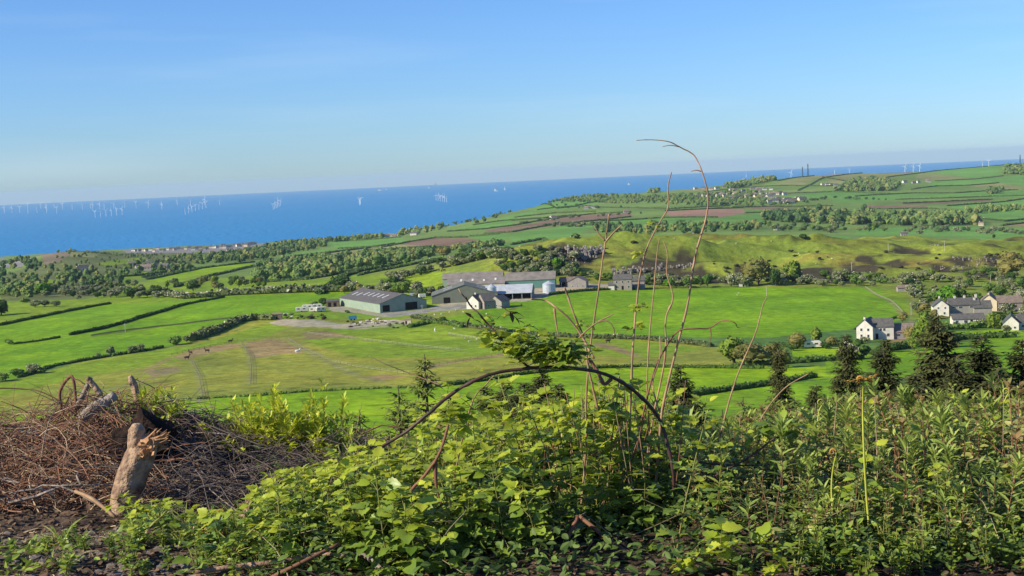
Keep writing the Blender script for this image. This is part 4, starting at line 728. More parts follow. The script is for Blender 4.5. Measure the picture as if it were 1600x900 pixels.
for i, p_ in enumerate(far_hedges):
    hedge(p_, 2.4 if i < 40 else 2.0, 2.8 if i < 40 else 2.3, 'thin dark far hedgerow ' + HL[i], mats=('haze_leaf', 'blossom'), frac=.02, seed=i, group=FH, ps=.7)
def wood(poly, n, h0, h1, label, cat, group, seed, keys=('far',), stuff=False, ymin=1100, sep=.55, name='far_wood', mats=('haze_leaf', 'far_mid', 'far_olive')):
    r = rng(seed); P = gpath(pts(poly), None, ymin); lo, hi = P.min(0), P.max(0); g = MB(); c = 0; n = int(n * (1 if stuff else 1.5)); q = r.uniform(lo, hi, (n * 12, 2)); q = q[inpoly(P, q[:, 0], q[:, 1])][:n]; hh = r.uniform(h0, h1, len(q))
    z = zat(q[:, 0], q[:, 1])
    mi = r.choice(3, len(q), p=(.5, .3, .2))
    for k in range(5):
        V0 = ICO2[0] * (1 + .24 * r.normal(size=(len(ICO2[0]), 1)).clip(-1, 1)); o_ = r.normal(size=(len(q), 3)) * .17 * hh[:, None]
        g.stamp((V0, ICO2[1], ICO2[2]), rots(r, len(q), 0, 0, None, hh * r.uniform(.24, .36, len(q))), np.stack([q[:, 0], q[:, 1], z + hh * .5], 1) + o_, mi)
    m_ = 40; Q = np.repeat(np.stack([q[:, 0], q[:, 1], z + hh * .5], 1), m_, 0); H2 = np.repeat(hh, m_); d = r.normal(size=Q.shape); d /= np.linalg.norm(d, axis=1)[:, None]; d[:, 2] = np.abs(d[:, 2])
    g.stamp(PATCH, rots(r, len(Q), r.uniform(-1, 1, len(Q)), r.uniform(-1, 1, len(Q)), None, H2 * .13), Q + d * H2[:, None] * r.uniform(.3, .56, (len(Q), 1)), np.repeat(mi, m_))
    tag(g.build(name, [M[k_] for k_ in mats]), label, cat, None, 'stuff')
wood('1195,345 1250,349 1330,352 1395,350 1395,341 1330,338 1250,336 1195,337', 120, 11, 18, 'tall bluish woodland tree in the valley behind the right of the hill', 'woodland tree', 'big wood behind the hill', 31)
wood('1395,352 1460,354 1530,352 1528,345 1460,342 1395,343', 70, 11, 18, 'woodland tree in the right hand part of the valley wood', 'woodland tree', 'right part of the valley wood', 32)
scatter('1400,362 1440,366 1500,364 1600,368 1600,360 1500,356 1410,356', 45, ['bloom', 'thorn', 'far'], 5, 9, 'in front of the valley wood', 'hawthorn', 'blossom bushes before the valley wood', 33, ymin=1300)
scatter('1200,362 1290,364 1390,362 1380,352 1200,354', 50, ['far', 'thorn', 'round_mid'], 6, 11, 'at the front of the big wood', 'woodland tree', 'front edge of the big wood', 34, ymin=1300)
wood('930,364 1000,366 1080,366 1195,360 1195,352 1100,354 1000,358 930,356', 75, 7, 12, 'bluish tree in the hedge line just over the crest of the hill', 'tree', 'trees over the crest of the hill', 35)
wood('400,416 480,406 560,399 640,393 670,399 640,410 560,423 500,434 440,440 400,443', 230, 6, 10.5, 'blue green tree in the wooded dip left of the ridge', 'woodland tree', 'wooded dip left of the ridge', 36)
wood('640,395 700,392 760,384 800,382 800,388 740,394 690,402 650,402', 30, 6, 10, 'tree along the lane beyond the gold tree', 'tree', 'trees beyond the gold tree', 37, keys=('far', 'round'))
wood('0,412 60,410 120,420 180,430 200,446 120,452 0,452', 110, 4, 9, 'mixed woodland tree on the low ground at the left', 'woodland tree', 'wood at the far left', 38, keys=('far', 'round_mid', 'ochre', 'far', 'yellow'))
wood('0,452 60,452 80,462 60,470 0,470', 30, 5, 9, 'dark hedgerow tree at the left edge pasture', 'tree', 'trees by the left edge pasture', 39, keys=('round', 'thorn', 'round_mid'))
wood('200,432 290,428 300,415 380,408 300,400 220,412 180,425', 75, 5, 9, 'tree in the wooded country below the coastal knoll', 'woodland tree', 'woods below the coastal knoll', 40, keys=('far', 'far', 'round_mid'))
wood('70,416 85,400 110,390 200,398 300,404 220,414 180,424', 330, 2, 5, 'scrub and small trees covering the rounded coastal knoll', 'scrub', None, 41, stuff=True, name='knoll_scrub')
wood('300,404 400,390 450,381 520,376 510,385 440,399 400,408 320,412', 330, 7, 12, 'dense trees of the coastal wood left of the fields', 'wood', None, 42, stuff=True, name='coastal_wood')
wood('520,376 600,369 600,372 525,379', 60, 7, 12, 'tree belt on the coast ridge behind the white coastal houses', 'wood', None, 43, stuff=True, name='coastal_tree_belt')
wood('625,369 640,368 690,361 700,352 680,356 640,362 625,366', 70, 9, 15, 'trees on the coast ridge right of the coastal houses', 'wood', None, 44, stuff=True, name='ridge_wood')
wood('700,356 760,348 800,338 800,330 760,339 700,350', 80, 6, 10, 'scrub along the coastal slope above the sea', 'wood', None, 45, stuff=True, name='slope_scrub')
wood('850,314 900,316 1000,318 1000,306 940,304 880,306', 200, 5, 9, 'dark scrub on the brow right of the sea bay', 'wood', None, 46, stuff=True, name='brow_wood', ymin=2500)
wood('1000,318 1100,322 1200,322 1200,302 1150,300 1100,303 1000,308', 330, 6, 10, 'trees spread through and below the far village', 'wood', None, 47, stuff=True, name='village_wood', ymin=2500)
wood('1130,292 1180,283 1210,276 1212,282 1180,290 1140,296', 140, 9, 15, 'dark wood on the skyline above the far village', 'wood', None, 48, stuff=True, name='skyline_wood', ymin=2500)
wood('1305,298 1330,300 1400,298 1405,288 1370,281 1330,286', 210, 10, 16, 'dark blue wood in the middle of the far hillside', 'wood', None, 49, stuff=True, name='hillside_wood', ymin=2500)
wood('1568,272 1600,274 1640,270 1640,258 1600,260 1575,263', 160, 12, 20, 'dark plantation on the skyline at the right edge', 'wood', None, 50, stuff=True, name='skyline_plantation', ymin=2500)
wood('1015,302 1030,302 1030,299 1015,299', 14, 9, 15, 'clump of dark trees on the coast skyline', 'wood', None, 51, stuff=True, name='skyline_clump', ymin=2500)
wood('1540,303 1560,303 1566,297 1545,297', 22, 9, 14, 'dark tree clump among the right hand far fields', 'wood', None, 52, stuff=True, name='field_clump', ymin=2500)
wood('1510,334 1600,330 1600,325 1510,327', 60, 7, 12, 'tree line above the bright far fields at the right', 'wood', None, 53, stuff=True, name='field_tree_line', ymin=1500)
along('1300,310 1340,312 1400,314', 14, ['far'], 6, 10, 'in the far field hedges', 'tree', 'single trees in far fields', 54, 10, ymin=1500)
along('820,350 900,340 1000,335', 26, ['far', 'thorn'], 5, 9, 'along the brown strip', 'tree', 'trees along the brown strip', 55, 12, ymin=1500)
along('870,352 900,355 930,352', 26, ['thorn', 'bloom', 'far'], 6, 10, 'in the thicket over the crest', 'tree', 'thicket in the far green field', 56, 14, ymin=1500)
along('1180,322 1240,318 1285,312', 30, ['far'], 6, 10, 'beside the far village', 'tree', 'trees beside the far village', 57, 14, ymin=2000)
along('820,325 880,322 930,326 1000,324', 40, ['far'], 6, 10, 'above the sea bay', 'tree', 'trees above the sea bay', 58, 14, ymin=2500)
# ------------------------------------------------------------------ far houses
def small_house(u, v, L, rz, wall, roof, label, group, eave=4.5, ymin=1400):
    P = ground(u, v, ymin); D = L * .6; g = MB(); rg = eave + D * .38
    V = [(0, 0, -3), (L, 0, -3), (L, D, -3), (0, D, -3), (0, 0, eave), (L, 0, eave), (L, D, eave), (0, D, eave), (0, D / 2, rg), (L, D / 2, rg)]
    e = empty('house', P, R(rz), label=label, cat='house', group=group)
    g.add(V, [(0, 1, 5, 4), (2, 3, 7, 6), (3, 0, 4, 8, 7), (1, 2, 6, 9, 5)]); g.build('wall', M[wall], e)
    g = MB()
    g.add([(-.4, -.4, eave - .1), (L + .4, -.4, eave - .1), (L + .4, D / 2, rg + .15), (-.4, D / 2, rg + .15), (L + .4, D + .4, eave - .1), (-.4, D + .4, eave - .1)], [(0, 1, 2, 3), (3, 2, 4, 5)]); ro = g.build('roof', M[roof], e)
    g = MB(); g.box(L * .15, L * .15 + .9, D / 2 - .4, D / 2 + .4, eave, rg + 1.3); g.build('chimney', M[wall], ro)
    g = MB()
    for k in range(3): g.box(L * (.12 + .3 * k), L * (.12 + .3 * k) + L * .13, -.05, -.01, eave * .45, eave * .75)
    g.build('window_row', M['glass'], e)
r_ = rng(99)
def village(lst, label, group, jx=0, ymin=1400, L=(9, 15), grey=False):
    for u, v in lst:
        small_house(u, v, r_.uniform(*L), r_.uniform(-25, 40), ['white_wall', 'white_wall', 'cream_wall', 'lilac_wall'][r_.integers(4)], ['slate', 'slate', 'slate' if grey else 'brown_roof'][r_.integers(3)], label, group, ymin=ymin)
vl = [(1085 + i * 3.6 + r_.normal() * 1.5, 297 + r_.normal() * 2.2 + (8 if i % 3 else 0)) for i in range(34)] + [(1120 + i * 5, 309 + r_.normal() * 2) for i in range(18)]
village(vl, 'tiny white or grey house of the distant hillside village', 'houses of the distant village', ymin=2500)
village([(1200 + i * 4.5, 316 + r_.normal() * 2.5) for i in range(12)] + [(1207, 305), (1216, 304), (1224, 305)], 'low house or barn at the right end of the distant village', 'right end of the distant village', ymin=2500, L=(10, 22))
village([(1284, 290), (1290, 290), (1297, 290), (1303, 291)], 'white house in the row left of the hillside wood', 'white houses left of the hillside wood', ymin=2500)
village([(1412, 286), (1426, 287), (1434, 286), (1446, 284), (1449, 285)], 'white farm building right of the hillside wood', 'white farm right of the hillside wood', ymin=2500)
village([(912, 327), (918, 325), (926, 326), (975, 333), (862, 343), (858, 343)], 'pale cottage on the slope above the brown strip', 'cottages above the brown strip', ymin=2500)
village([(573, 370), (570, 369), (606, 370), (612, 371), (620, 369), (641, 368), (647, 367), (600, 371), (499, 381), (515, 376), (560, 371)], 'white coastal house standing against the sea', 'white coastal houses on the ridge', ymin=2500)
village([(214, 423), (219, 423), (227, 416), (242, 420), (247, 421), (122, 425), (200, 416), (310, 395), (355, 394), (356, 396), (308, 389), (345, 386)], 'white house among the trees below the coastal knoll', 'houses below the coastal knoll', ymin=1500)
village([(3 + i * 6, 411 + r_.normal() * 1.0) for i in range(9)], 'tiny roof of the coastal town at far left', 'coastal town at far left', ymin=3000, L=(8, 12))
village([(205 + i * 5.5, 393.5 - i * .25 + r_.normal() * 1.3) for i in range(34)], 'tiny house of the coastal town along the shore', 'coastal town along the shore', ymin=3000, L=(7, 11), grey=True)
village([(366 + i * 4, 384.5 - i * .3) for i in range(8)], 'pale block of seafront houses beside the water', 'seafront terrace', ymin=3000, L=(12, 15), grey=True)
village([(1083, 365), (1408, 371)], 'small white house glimpsed over the hill crest', 'houses glimpsed over the hill crest', ymin=1400, L=(7, 9))
village([(1529, 353), (1210, 360)], 'tiny white cottage beside the valley wood', 'cottages beside the valley wood', ymin=1400, L=(6, 8))
# ------------------------------------------------------------------ wind farm, masts, ships
TURM = mat('turbine_white', (.70, .71, .72), (.62, .64, .66), .05, .6, .3, 0)
def make_turbine(seed):
    g = MB(); g.tube([(0, 0, -3), (0, 0, 66)], [2.6, 1.7], 8); tw = g.mesh('tower', TURM)
    g = MB(); g.box(-1.6, 1.6, -3, 5, 65, 69); na = g.mesh('nacelle', TURM)
    r = rng(seed); a0 = r.uniform(0, 2.09); bl = []
    for k in range(3):
        a = a0 + k * 2.094; dx, dz = math.cos(a), math.sin(a); g = MB(); n = 6; t = np.linspace(0, 1, n); wd = np.interp(t, [0, .2, 1], [1.6, 3.4, .6])
        P = np.stack([dx * t * 42, np.full(n, -3.5), 67 + dz * t * 42], 1); s_ = np.array([-dz, 0, dx]); V = np.concatenate([P + s_ * wd[:, None] * .5, P - s_ * wd[:, None] * .5, P + s_ * wd[:, None] * .5 + (0, .5, 0), P - s_ * wd[:, None] * .5 + (0, .5, 0)])
        Fs = [(i, i + 1, n + i + 1, n + i) for i in range(n - 1)] + [(2 * n + i, 3 * n + i, 3 * n + i + 1, 2 * n + i + 1) for i in range(n - 1)] + [(i, 2 * n + i, 2 * n + i + 1, i + 1) for i in range(n - 1)] + [(n + i, n + i + 1, 3 * n + i + 1, 3 * n + i) for i in range(n - 1)]
        g.add(V, Fs); bl.append(g.mesh('blade', TURM))
    g = MB(); g.box(-4.2, 4.2, -4.2, 4.2, 0, 7); ba = g.mesh('foundation', mat('yellow_base', (.45, .42, .2), (.4, .38, .2), .1)) if seed == 0 else None
    return tw, na, bl
TM = [make_turbine(i) for i in range(4)]
def turbine(P, sc_, rz, label, group):
    e = empty('wind_turbine', P, rz, label=label, cat='wind turbine', group=group); e.scale = (sc_,) * 3; tw, na, bl = TM[_sr.integers(4)]
    link('tower', tw, e); link('nacelle', na, e)
    for b_ in bl: link('blade', b_, e)
def sea_at(u, v):
    x, yy, z = ray(u, v); s, k = x / yy, z / yy; y = 4000.
    lo, hi = 3000., 60000.
    ys = np.linspace(lo, 50000, 6000); f = H + k * ys - sea_z(ys * math.hypot(1, s)); i = np.nonzero(f <= 0)[0]
    y = ys[i[0]] if len(i) else 46000.
    return np.array([s * y, y, float(sea_z(y * math.hypot(1, s)))])
def sea_turbine(u, v, hpx, label, group):
    P = sea_at(u, v); turbine(P, hpx * px(P[1]) / 100, R(_sr.uniform(-50, 50)), label, group)
for u, v in [(7, 333), (19, 333), (31, 332.5), (44, 333.5), (58, 332.5), (73, 333), (89, 333.5), (98, 327.5), (113, 328), (129, 328), (145, 327.5), (142, 326), (85, 326), (72, 325), (44, 326), (163, 327), (178, 326), (195, 325), (213, 325), (232, 325), (253, 327), (277, 320), (298, 321), (320, 320), (343.5, 321), (156, 327.5), (64, 326)]:
    sea_turbine(u, v, 13, 'white turbine in the long thin row out at sea on the left', 'long row of offshore turbines')
for i in range(6): sea_turbine(149 + i * 8.4, 340 - i * .9, 14, 'white turbine in the near row of six at sea, left side', 'near left row of six turbines')
for i in range(7): sea_turbine(289.5 + i * 5.4, 335 - i * 1.7, 13, 'white turbine in the short slanting row under the lone far right one', 'short slanting row of turbines')
for i in range(6): sea_turbine(427 + i * 2.3, 327.5 - i * 1.2, 12.5, 'white turbine in the tight cluster near the left middle of the sea', 'tight cluster of turbines')
sea_turbine(434, 319, 14, 'single turbine rising behind the tight cluster', None)
for i in range(3): sea_turbine(562.2 + i * .7, 321 - i * 1.3, 13, 'white turbine in the end-on line that overlaps into one streak', 'end-on line of turbines')
for i in range(6): sea_turbine(681.5 + i * 3.3, 313 + i * .6, 12.5, 'white turbine in the row of six at the middle of the sea', 'middle row of six turbines')
sea_turbine(1166, 278, 12, 'lone pale turbine at sea left of the village skyline', None)
def land_turbine(u, v, hpx, label, group=None):
    P = ground(u, v, 3000); turbine(P, hpx * px(P[1]) / 100, R(_sr.uniform(-40, 40)), label, group)
land_turbine(1236, 273, 13, 'turbine standing left of the two masts on the right skyline'); land_turbine(1304, 265, 10, 'turbine behind the red field, left of two'); land_turbine(1327, 265, 10, 'turbine behind the red field, right of two')
land_turbine(1414, 266, 14, 'turbine, leftmost of three on the right skyline'); land_turbine(1427, 266, 14, 'turbine, middle one of three on the right skyline'); land_turbine(1437, 266, 14, 'turbine, rightmost of three on the right skyline')
land_turbine(1535, 260, 12, 'turbine, left of the pair near the right edge skyline'); land_turbine(1545, 259, 13, 'turbine, right of the pair near the right edge skyline')
def mast(u, v, hpx, label):
    P = ground(u, v, 3000); h = hpx * px(P[1]); e = empty('lattice_mast', P, 0, label=label, cat='mast', group='masts on the far skyline'); g = MB(); w0 = h * .05
    for a, b_ in ((-1, -1), (1, -1), (1, 1), (-1, 1)): g.tube([(a * w0, b_ * w0, -2), (a * w0 * .4, b_ * w0 * .4, h)], .35, 4)
    for k in range(8):
        f = 1 - .6 * k / 8; f2 = 1 - .6 * (k + 1) / 8; g.tube([(-w0 * f, -w0 * f, h * k / 8), (w0 * f2, -w0 * f2, h * (k + 1) / 8)], .2, 3); g.tube([(w0 * f, w0 * f, h * k / 8), (-w0 * f2, w0 * f2, h * (k + 1) / 8)], .2, 3)
    g.build('tower', M['dark'], e); g = MB(); g.box(-w0, w0, -w0 * .5, w0 * .5, h * .8, h * .9); g.build('antenna', M['lilac_wall'], e)
mast(1254, 270, 16, 'paler lattice mast, left of the two on the skyline'); mast(1262.5, 269, 20, 'dark lattice mast, right of the two on the skyline'); mast(1594, 255, 14, 'thin mast rising from the plantation at the right edge')
def ship(u, v, L, h, label, cat='ship', platform=False):
    P = sea_at(u, v); s = px(P[1]); L *= s; h *= s; e = empty('platform' if platform else 'ship', P, 0, label=label, cat=cat, group='vessels and rigs far out at sea'); g = MB()
    if platform:
        for a in (-.35, .35):
            for b_ in (-.35, .35): g.tube([(a * L, b_ * L, -5), (a * L * .9, b_ * L * .9, h * .4)], L * .05, 5)
        g.build('leg_frame', M['lilac_wall'], e); g = MB(); g.box(-L / 2, L / 2, -L / 2, L / 2, h * .4, h * .55); g.build('deck', M['lilac_wall'], e); g = MB(); g.tube([(0, 0, h * .55), (0, 0, h)], L * .06, 4); g.build('derrick', M['lilac_wall'], e)
    else:
        V = [(-L / 2, -3, 0), (L * .4, -3, 0), (L / 2, 0, h * .35), (L * .4, 3, 0), (-L / 2, 3, 0), (-L / 2, -4, h * .3), (L * .4, -4, h * .3), (L * .4, 4, h * .3), (-L / 2, 4, h * .3)]
        g.add(V, [(0, 1, 6, 5), (1, 2, 6), (3, 7, 2), (3, 4, 8, 7), (4, 0, 5, 8), (5, 6, 2, 7, 8)]); g.build('hull', M['white_wall'], e); g = MB(); g.box(-L * .4, L * .05, -3, 3, h * .3, h * .7); g.box(-L * .3, -L * .1, -2.5, 2.5, h * .7, h); g.build('superstructure', TURM, e)
ship(775, 299, 7, 4, 'white ship at sea left of a smaller sail like one'); ship(789, 297, 3, 5, 'small white boat right of the larger white ship'); ship(983, 289, 5, 3, 'small white boat close to the coast skyline'); ship(594, 298, 8, 2, 'faint pale ship near the horizon above the end-on turbines'); ship(604, 297, 3, 2, 'tiny faint boat beside the pale ship near the horizon'); ship(1162, 281, 5, 2, 'pale boat below the lone sea turbine'); ship(671, 294, 4, 2, 'faint ship just left of the distant drilling rig')
ship(681, 291, 4, 7, 'distant drilling rig standing on the horizon above the middle row', 'oil rig', True)
# ------------------------------------------------------------------ the slope below the bank: young conifers and scrub
def frame(d, up=(0, 0, 1)):
    """matrices whose Y axis runs along each d"""
    d = np.asarray(d, float); d = d / (np.linalg.norm(d, axis=1)[:, None] + 1e-9); up = np.broadcast_to(np.asarray(up, float), d.shape)
    X = np.cross(d, up); X /= np.linalg.norm(X, axis=1)[:, None] + 1e-6; Z = np.cross(X, d); return np.stack([X, d, Z], -1)
def lance(n=5, w_=.1, curl=.1, fold=.05):
    t = np.linspace(0, 1, n); ww = w_ * np.sin(np.pi * np.clip(t * .93 + .05, 0, 1)) ** .8; z = -curl * t * t
    V = np.concatenate([np.stack([-ww, t, z + fold * ww / w_], 1), np.stack([0 * t, t, z], 1), np.stack([ww, t, z + fold * ww / w_], 1)])
    L = []; 
    for c in (0, 1):
        for i in range(n - 1): L += [c * n + i, (c + 1) * n + i, (c + 1) * n + i + 1, c * n + i + 1]
    return V, L, [4] * (2 * (n - 1))
NEEDLE = lance(3, .16, .05, .05); LANCE = lance(5, .11, .22, .03); OVATE = lance(6, .27, .18, .07); SMALL = lance(3, .3, .1, .05); BLADE = lance(5, .035, .55, .01)
def spruce(seed, loose=0.0, nper=16):
    """1 m tall young spruce: trunk, crown of drooping branches"""
    r = rng(seed); g = MB(); g.tube([(0, 0, -.1), (0, 0, .5), (.004, 0, 1)], [.024, .015, .002], 7); tr = g.mesh('trunk', M['bark'])
    g = MB(); z = .07; A = []; P = []
    while z < .985:
        Lm = .36 * (1 - z) ** .95 * (1 + .12 * r.normal()) + .012
        for k in range(nper if z < .9 else 4):
            a = r.uniform(0, 6.28); L = Lm * r.uniform(.65, 1.15); lift = (.55 if z > .8 else .18) + .1 * r.normal(); n = max(3, int(L / .022)); t = np.linspace(.12, 1, n)
            bx = np.stack([math.cos(a) * L * t, math.sin(a) * L * t, z + L * (lift * t - .5 * t * t * (1 - z))], 1); g.tube(bx[[0, n // 2, n - 1]], [.0035, .002, .001], 3, 1, False)
            for sgn in (-1, 1, 0):
                q = a + sgn * r.uniform(.7, 1.1, n); d = np.stack([np.cos(q), np.sin(q), r.uniform(-.45, .25, n)], 1); P.append(bx); sc_ = (.042 + .06 * (1 - t) * (1 - z)) * r.uniform(.7, 1.3, n) * (.8 if sgn == 0 else 1); A.append(frame(d) * sc_[:, None, None])
        z += r.uniform(.016, .028) * (1 + loose)
    g.stamp(NEEDLE, np.concatenate(A), np.concatenate(P), 0); return tr, g.mesh('crown', [M['larch' if loose else 'spruce'], M['bark']])
SPR = [spruce(200 + i) for i in range(3)]; LAR = [spruce(210 + i, .6, 9) for i in range(2)]
def conifer(u, vt, y, label, wide=1.0, kinds=SPR, group='young conifers on the slope below', x0=None):
    P = at(u, vt, y); z0 = float(zat(P[0], P[1])); h = P[2] - z0
    if h < .5: h = .5
    e = empty('spruce_tree' if kinds is SPR else 'larch_tree', (P[0], P[1], z0), _sr.uniform(0, 6.28), label=label, cat='conifer', group=group); wide *= 1.05; e.scale = (h * wide, h * wide, h); tr, cr = kinds[_sr.integers(len(kinds))]
    link('trunk', tr, e); link('crown', cr, e)
for a in [(1465, 492, 62, 'tallest young spruce with brown tinged crown, in front of the yellow willow', .95), (1532, 526, 60, 'broad dark spruce just right of the tallest one', 1.1), (1497, 560, 55, 'short spruce filling the gap between the two big ones', .9), (1381, 530, 66, 'slim dark spruce below the white house', .8), (1322, 520, 70, 'narrow spruce left of the slim dark one', .62),
          (1597, 530, 60, 'spruce cut by the right edge of the photo', .9), (1216, 533, 80, 'thin spruce with bare looking top below the white caravan', .5), (1560, 575, 50, 'low spruce between the broad one and the right edge', 1.1), (1430, 585, 52, 'low spruce at the left foot of the tallest one', 1.1), (1062, 572, 70, 'dark spruce behind the tall bare canes', .8), (1088, 628, 46, 'small dark spruce leaning in front of the dark one', 1.2),
          (845, 572, 80, 'dark spruce top in the plantation under the arching bramble', .8), (790, 596, 75, 'dark spruce, middle of the plantation under the bramble arch', 1.0), (760, 604, 72, 'dark spruce at the left of the plantation under the bramble arch', 1.0), (818, 598, 70, 'dark spruce, second from right in the plantation', 1.1), (872, 600, 74, 'dark spruce at the right of the plantation', 1.0), (1275, 600, 60, 'small spruce in the scrub left of the yellow crozier', .9)]: conifer(*a)
for a in [(664, 553, 48, 'thin open conifer standing before the lime field', .75), (622, 602, 40, 'feathery young larch left of the thin open conifer', .8), (1160, 620, 48, 'feathery larch in the gap right of the tall pale cane', 1.0), (1190, 640, 40, 'low yellow green larch below the thin spruce', 1.1), (700, 610, 46, 'small larch right of the thin open conifer', .9), (562, 640, 40, 'small larch above the reddish heather patch', .8), (1130, 640, 36, 'low larch at the foot of the tall pale cane', 1.1), (1240, 620, 50, 'larch standing in brown bushes left of the crozier', .9)]: conifer(*a, kinds=LAR, group='young larches on the slope below')
M['twig'] = mat('red_twig', (.26, .13, .07), (.10, .055, .035), 6, .8, island=.7)
M['dry_cane'] = mat('pale_dry_cane', (.42, .27, .15), (.22, .13, .075), 14, .7, .3, .1, island=.3)
M['straw'] = mat('straw_stem', (.40, .32, .20), (.22, .16, .10), 9, .8, island=.8)
M['arch'] = mat('dark_bramble_stem', (.075, .035, .03), (.045, .025, .02), 12, .55, .4, 0)
M['small_leaf'] = mat('willow_leaf', (.50, .55, .04), (.28, .36, .03), 3, .5, .4, .12, island=.8, transl=.3)
M['bush_leaf'] = mat('scrub_leaf', (.25, .32, .03), (.11, .17, .025), 2, .6, .3, .15, island=.8, transl=.2)
M['rasp'] = mat('raspberry_leaf', (.29, .38, .045), (.07, .145, .02), 6, .42, .45, .15, island=.75, transl=.25)
M['rasp_new'] = mat('young_bramble_leaf', (.48, .52, .05), (.26, .36, .03), 6, .42, .45, .1, island=.8, transl=.35)
M['green_stem'] = mat('green_stem', (.18, .20, .04), (.14, .12, .04), 5, .6, .3, .1)
M['herb'] = mat('herb_leaf', (.34, .41, .08), (.12, .19, .035), 5, .55, .35, .18, island=.75, transl=.2)
M['sage'] = mat('greyish_leaf', (.42, .42, .14), (.17, .20, .05), 5, .6, .3, .2, island=.8, transl=.15)
M['cover_leaf'] = mat('ground_cover_leaf', (.12, .19, .035), (.045, .08, .02), 5, .6, .3, .15, island=.8, transl=.15)  # darker green, standing in for shadow beneath the taller plants
M['red_leaf'] = mat('red_tinged_leaf', (.27, .17, .07), (.15, .14, .045), 6, .6, .3, .1, island=.8, transl=.15)
M['grass_blade'] = mat('grass_blade', (.26, .38, .04), (.40, .38, .13), 3, .6, .3, .15, island=.7, transl=.25)
M['litter'] = mat('dead_leaf', (.19, .12, .075), (.09, .06, .04), 5, .9, .2, .1, island=.9)  # kept dark so the gaps under the plants look shadowed
M['crozier'] = mat('bracken_stalk', (.40, .42, .05), (.28, .33, .04), 8, .5, .4, .08)
M['crozier_tip'] = mat('bracken_tip', (.50, .27, .04), (.33, .2, .04), 12, .6, .3, .1, island=.5)
def fine_bush(seed, n=3600, leafm='bush_leaf', spread=.55, size=.035, stems=26):
    """1 m bush of thin shoots carrying small leaves"""
    r = rng(seed); g = MB(); A = []; P = []
    for k in range(stems):
        a = r.uniform(0, 6.28); l = r.uniform(.1, spread); h = r.uniform(.6, 1.0) * (1 - .35 * l / spread); b0 = np.array([math.cos(a), math.sin(a), 0]) * l * .3; top = np.array([math.cos(a) * l, math.sin(a) * l, h]); t = np.linspace(0, 1, 6)[:, None]
        C = b0 + (top - b0) * t + r.normal(size=(6, 3)) * .015; g.tube(C, np.linspace(.006, .0015, 6), 3, 1, False)
        m_ = n // stems; tt = r.uniform(.18, 1.02, m_); i = np.clip(tt * 5, 0, 4.99); j = i.astype(int); Q = C[j] + (C[j + 1] - C[j]) * (i - j)[:, None]; rr = (.015 + .10 * (1.02 - tt)) ; d = r.normal(size=(m_, 3)); d[:, 2] = np.abs(d[:, 2]) * .8 + .1
        P.append(Q + d * rr[:, None] * .7); A.append(frame(d) * (size * r.uniform(.6, 1.4, m_))[:, None, None])
    g.stamp(SMALL, np.concatenate(A), np.concatenate(P), 0); return g.mesh('fine_bush', [M[leafm], M['twig']])
FB = [fine_bush(300 + i) for i in range(3)]
YB = [fine_bush(310 + i, 900, 'small_leaf', .5, .06, 11) for i in range(3)]
BRB = [fine_bush(320, 1500, 'red_leaf', .5, .03, 40)]
def bush(u, vt, y, h, label, kinds=FB, name='scrub_bush', cat='bush', group='scrub on the slope just below the bank', wide=1.2, base=None):
    P = at(u, vt, y); z0 = base if base is not None else P[2] - h; o = link(name, kinds[_sr.integers(len(kinds))]); o.location = (P[0], P[1], z0); s = P[2] - z0; o.scale = (s * wide, s * wide, s); o.rotation_euler = (0, 0, _sr.uniform(0, 6.28)); return tag(o, label, cat, group)
r_ = rng(41)
for i, u in enumerate(np.linspace(560, 900, 17)):
    vt = np.interp(u, [560, 640, 700, 760, 860, 900], [668, 655, 628, 640, 648, 620]) + r_.normal() * 7; y = r_.uniform(15, 26); bush(u + r_.normal() * 8, vt, y, r_.uniform(2.0, 3.6), 'fine leaved yellow green bush below the bank, behind the central brambles', wide=.9)
for i, u in enumerate(np.linspace(1085, 1420, 17)):
    vt = np.interp(u, [1085, 1150, 1250, 1420], [668, 640, 612, 612]) + r_.normal() * 8; y = r_.uniform(14, 24); bush(u + r_.normal() * 8, vt, y, r_.uniform(2.0, 3.2), 'olive bush on the slope between the tall canes and the big spruces', wide=.9, group='scrub below the right of the bank')
for i, u in enumerate(np.linspace(1440, 1640, 8)): bush(u, 612 + r_.normal() * 7, r_.uniform(14, 20), 2.6, 'olive bush at the feet of the big spruces', wide=.9, group='scrub at the feet of the spruces')
for i, u in enumerate((548, 570, 592, 612)): bush(u, 640 + r_.normal() * 3, 18 + i, 2.0, 'reddish purple heathery bush left of the central brambles', kinds=BRB, group='reddish bushes below the bank', wide=.8)
for u in (10, 40, 62): bush(u, 648 + abs(u - 35) * .3, 13, 1.6, 'dark rounded bush behind the twig heap at far left', kinds=FB, group='bushes behind the twig heap', wide=1.0)
# ------------------------------------------------------------------ the bank we stand on
def gz(x, y):
    x = np.asarray(x, float); y = np.asarray(y, float)
    z = H - 1.6 - .09 * np.clip(y - 6, 0, 99) - .35 * np.clip(y - 9.6, 0, 99) ** 1.25 + .05 * fbm(x * 1.1, y * 1.1, 4) + .03 * fbm(x * 5, y * 5, 2)
    z = z + (.29 + .10 * fbm(x * .9 + 3, x * 0 + 2, 2)) * np.exp(-((y - 8.3) / .75) ** 2) * np.clip((-.75 - x) / 1.0, 0, 1) * (1 + .3 * np.exp(-((x + 2.3) / .35) ** 2))
    return z
BX, BY = np.meshgrid(np.concatenate([np.linspace(-14, -4, 40), np.linspace(-3.95, 3.95, 260), np.linspace(4, 14, 40)]), np.concatenate([np.linspace(-6, 5, 30), np.linspace(5.03, 11, 220), np.linspace(11.1, 24, 60)]), indexing='ij')
M['soil'] = mat('dark_soil', (.11, .078, .055), (.035, .025, .02), 7, .95, .2, 0, bump=1.0, detail=8)
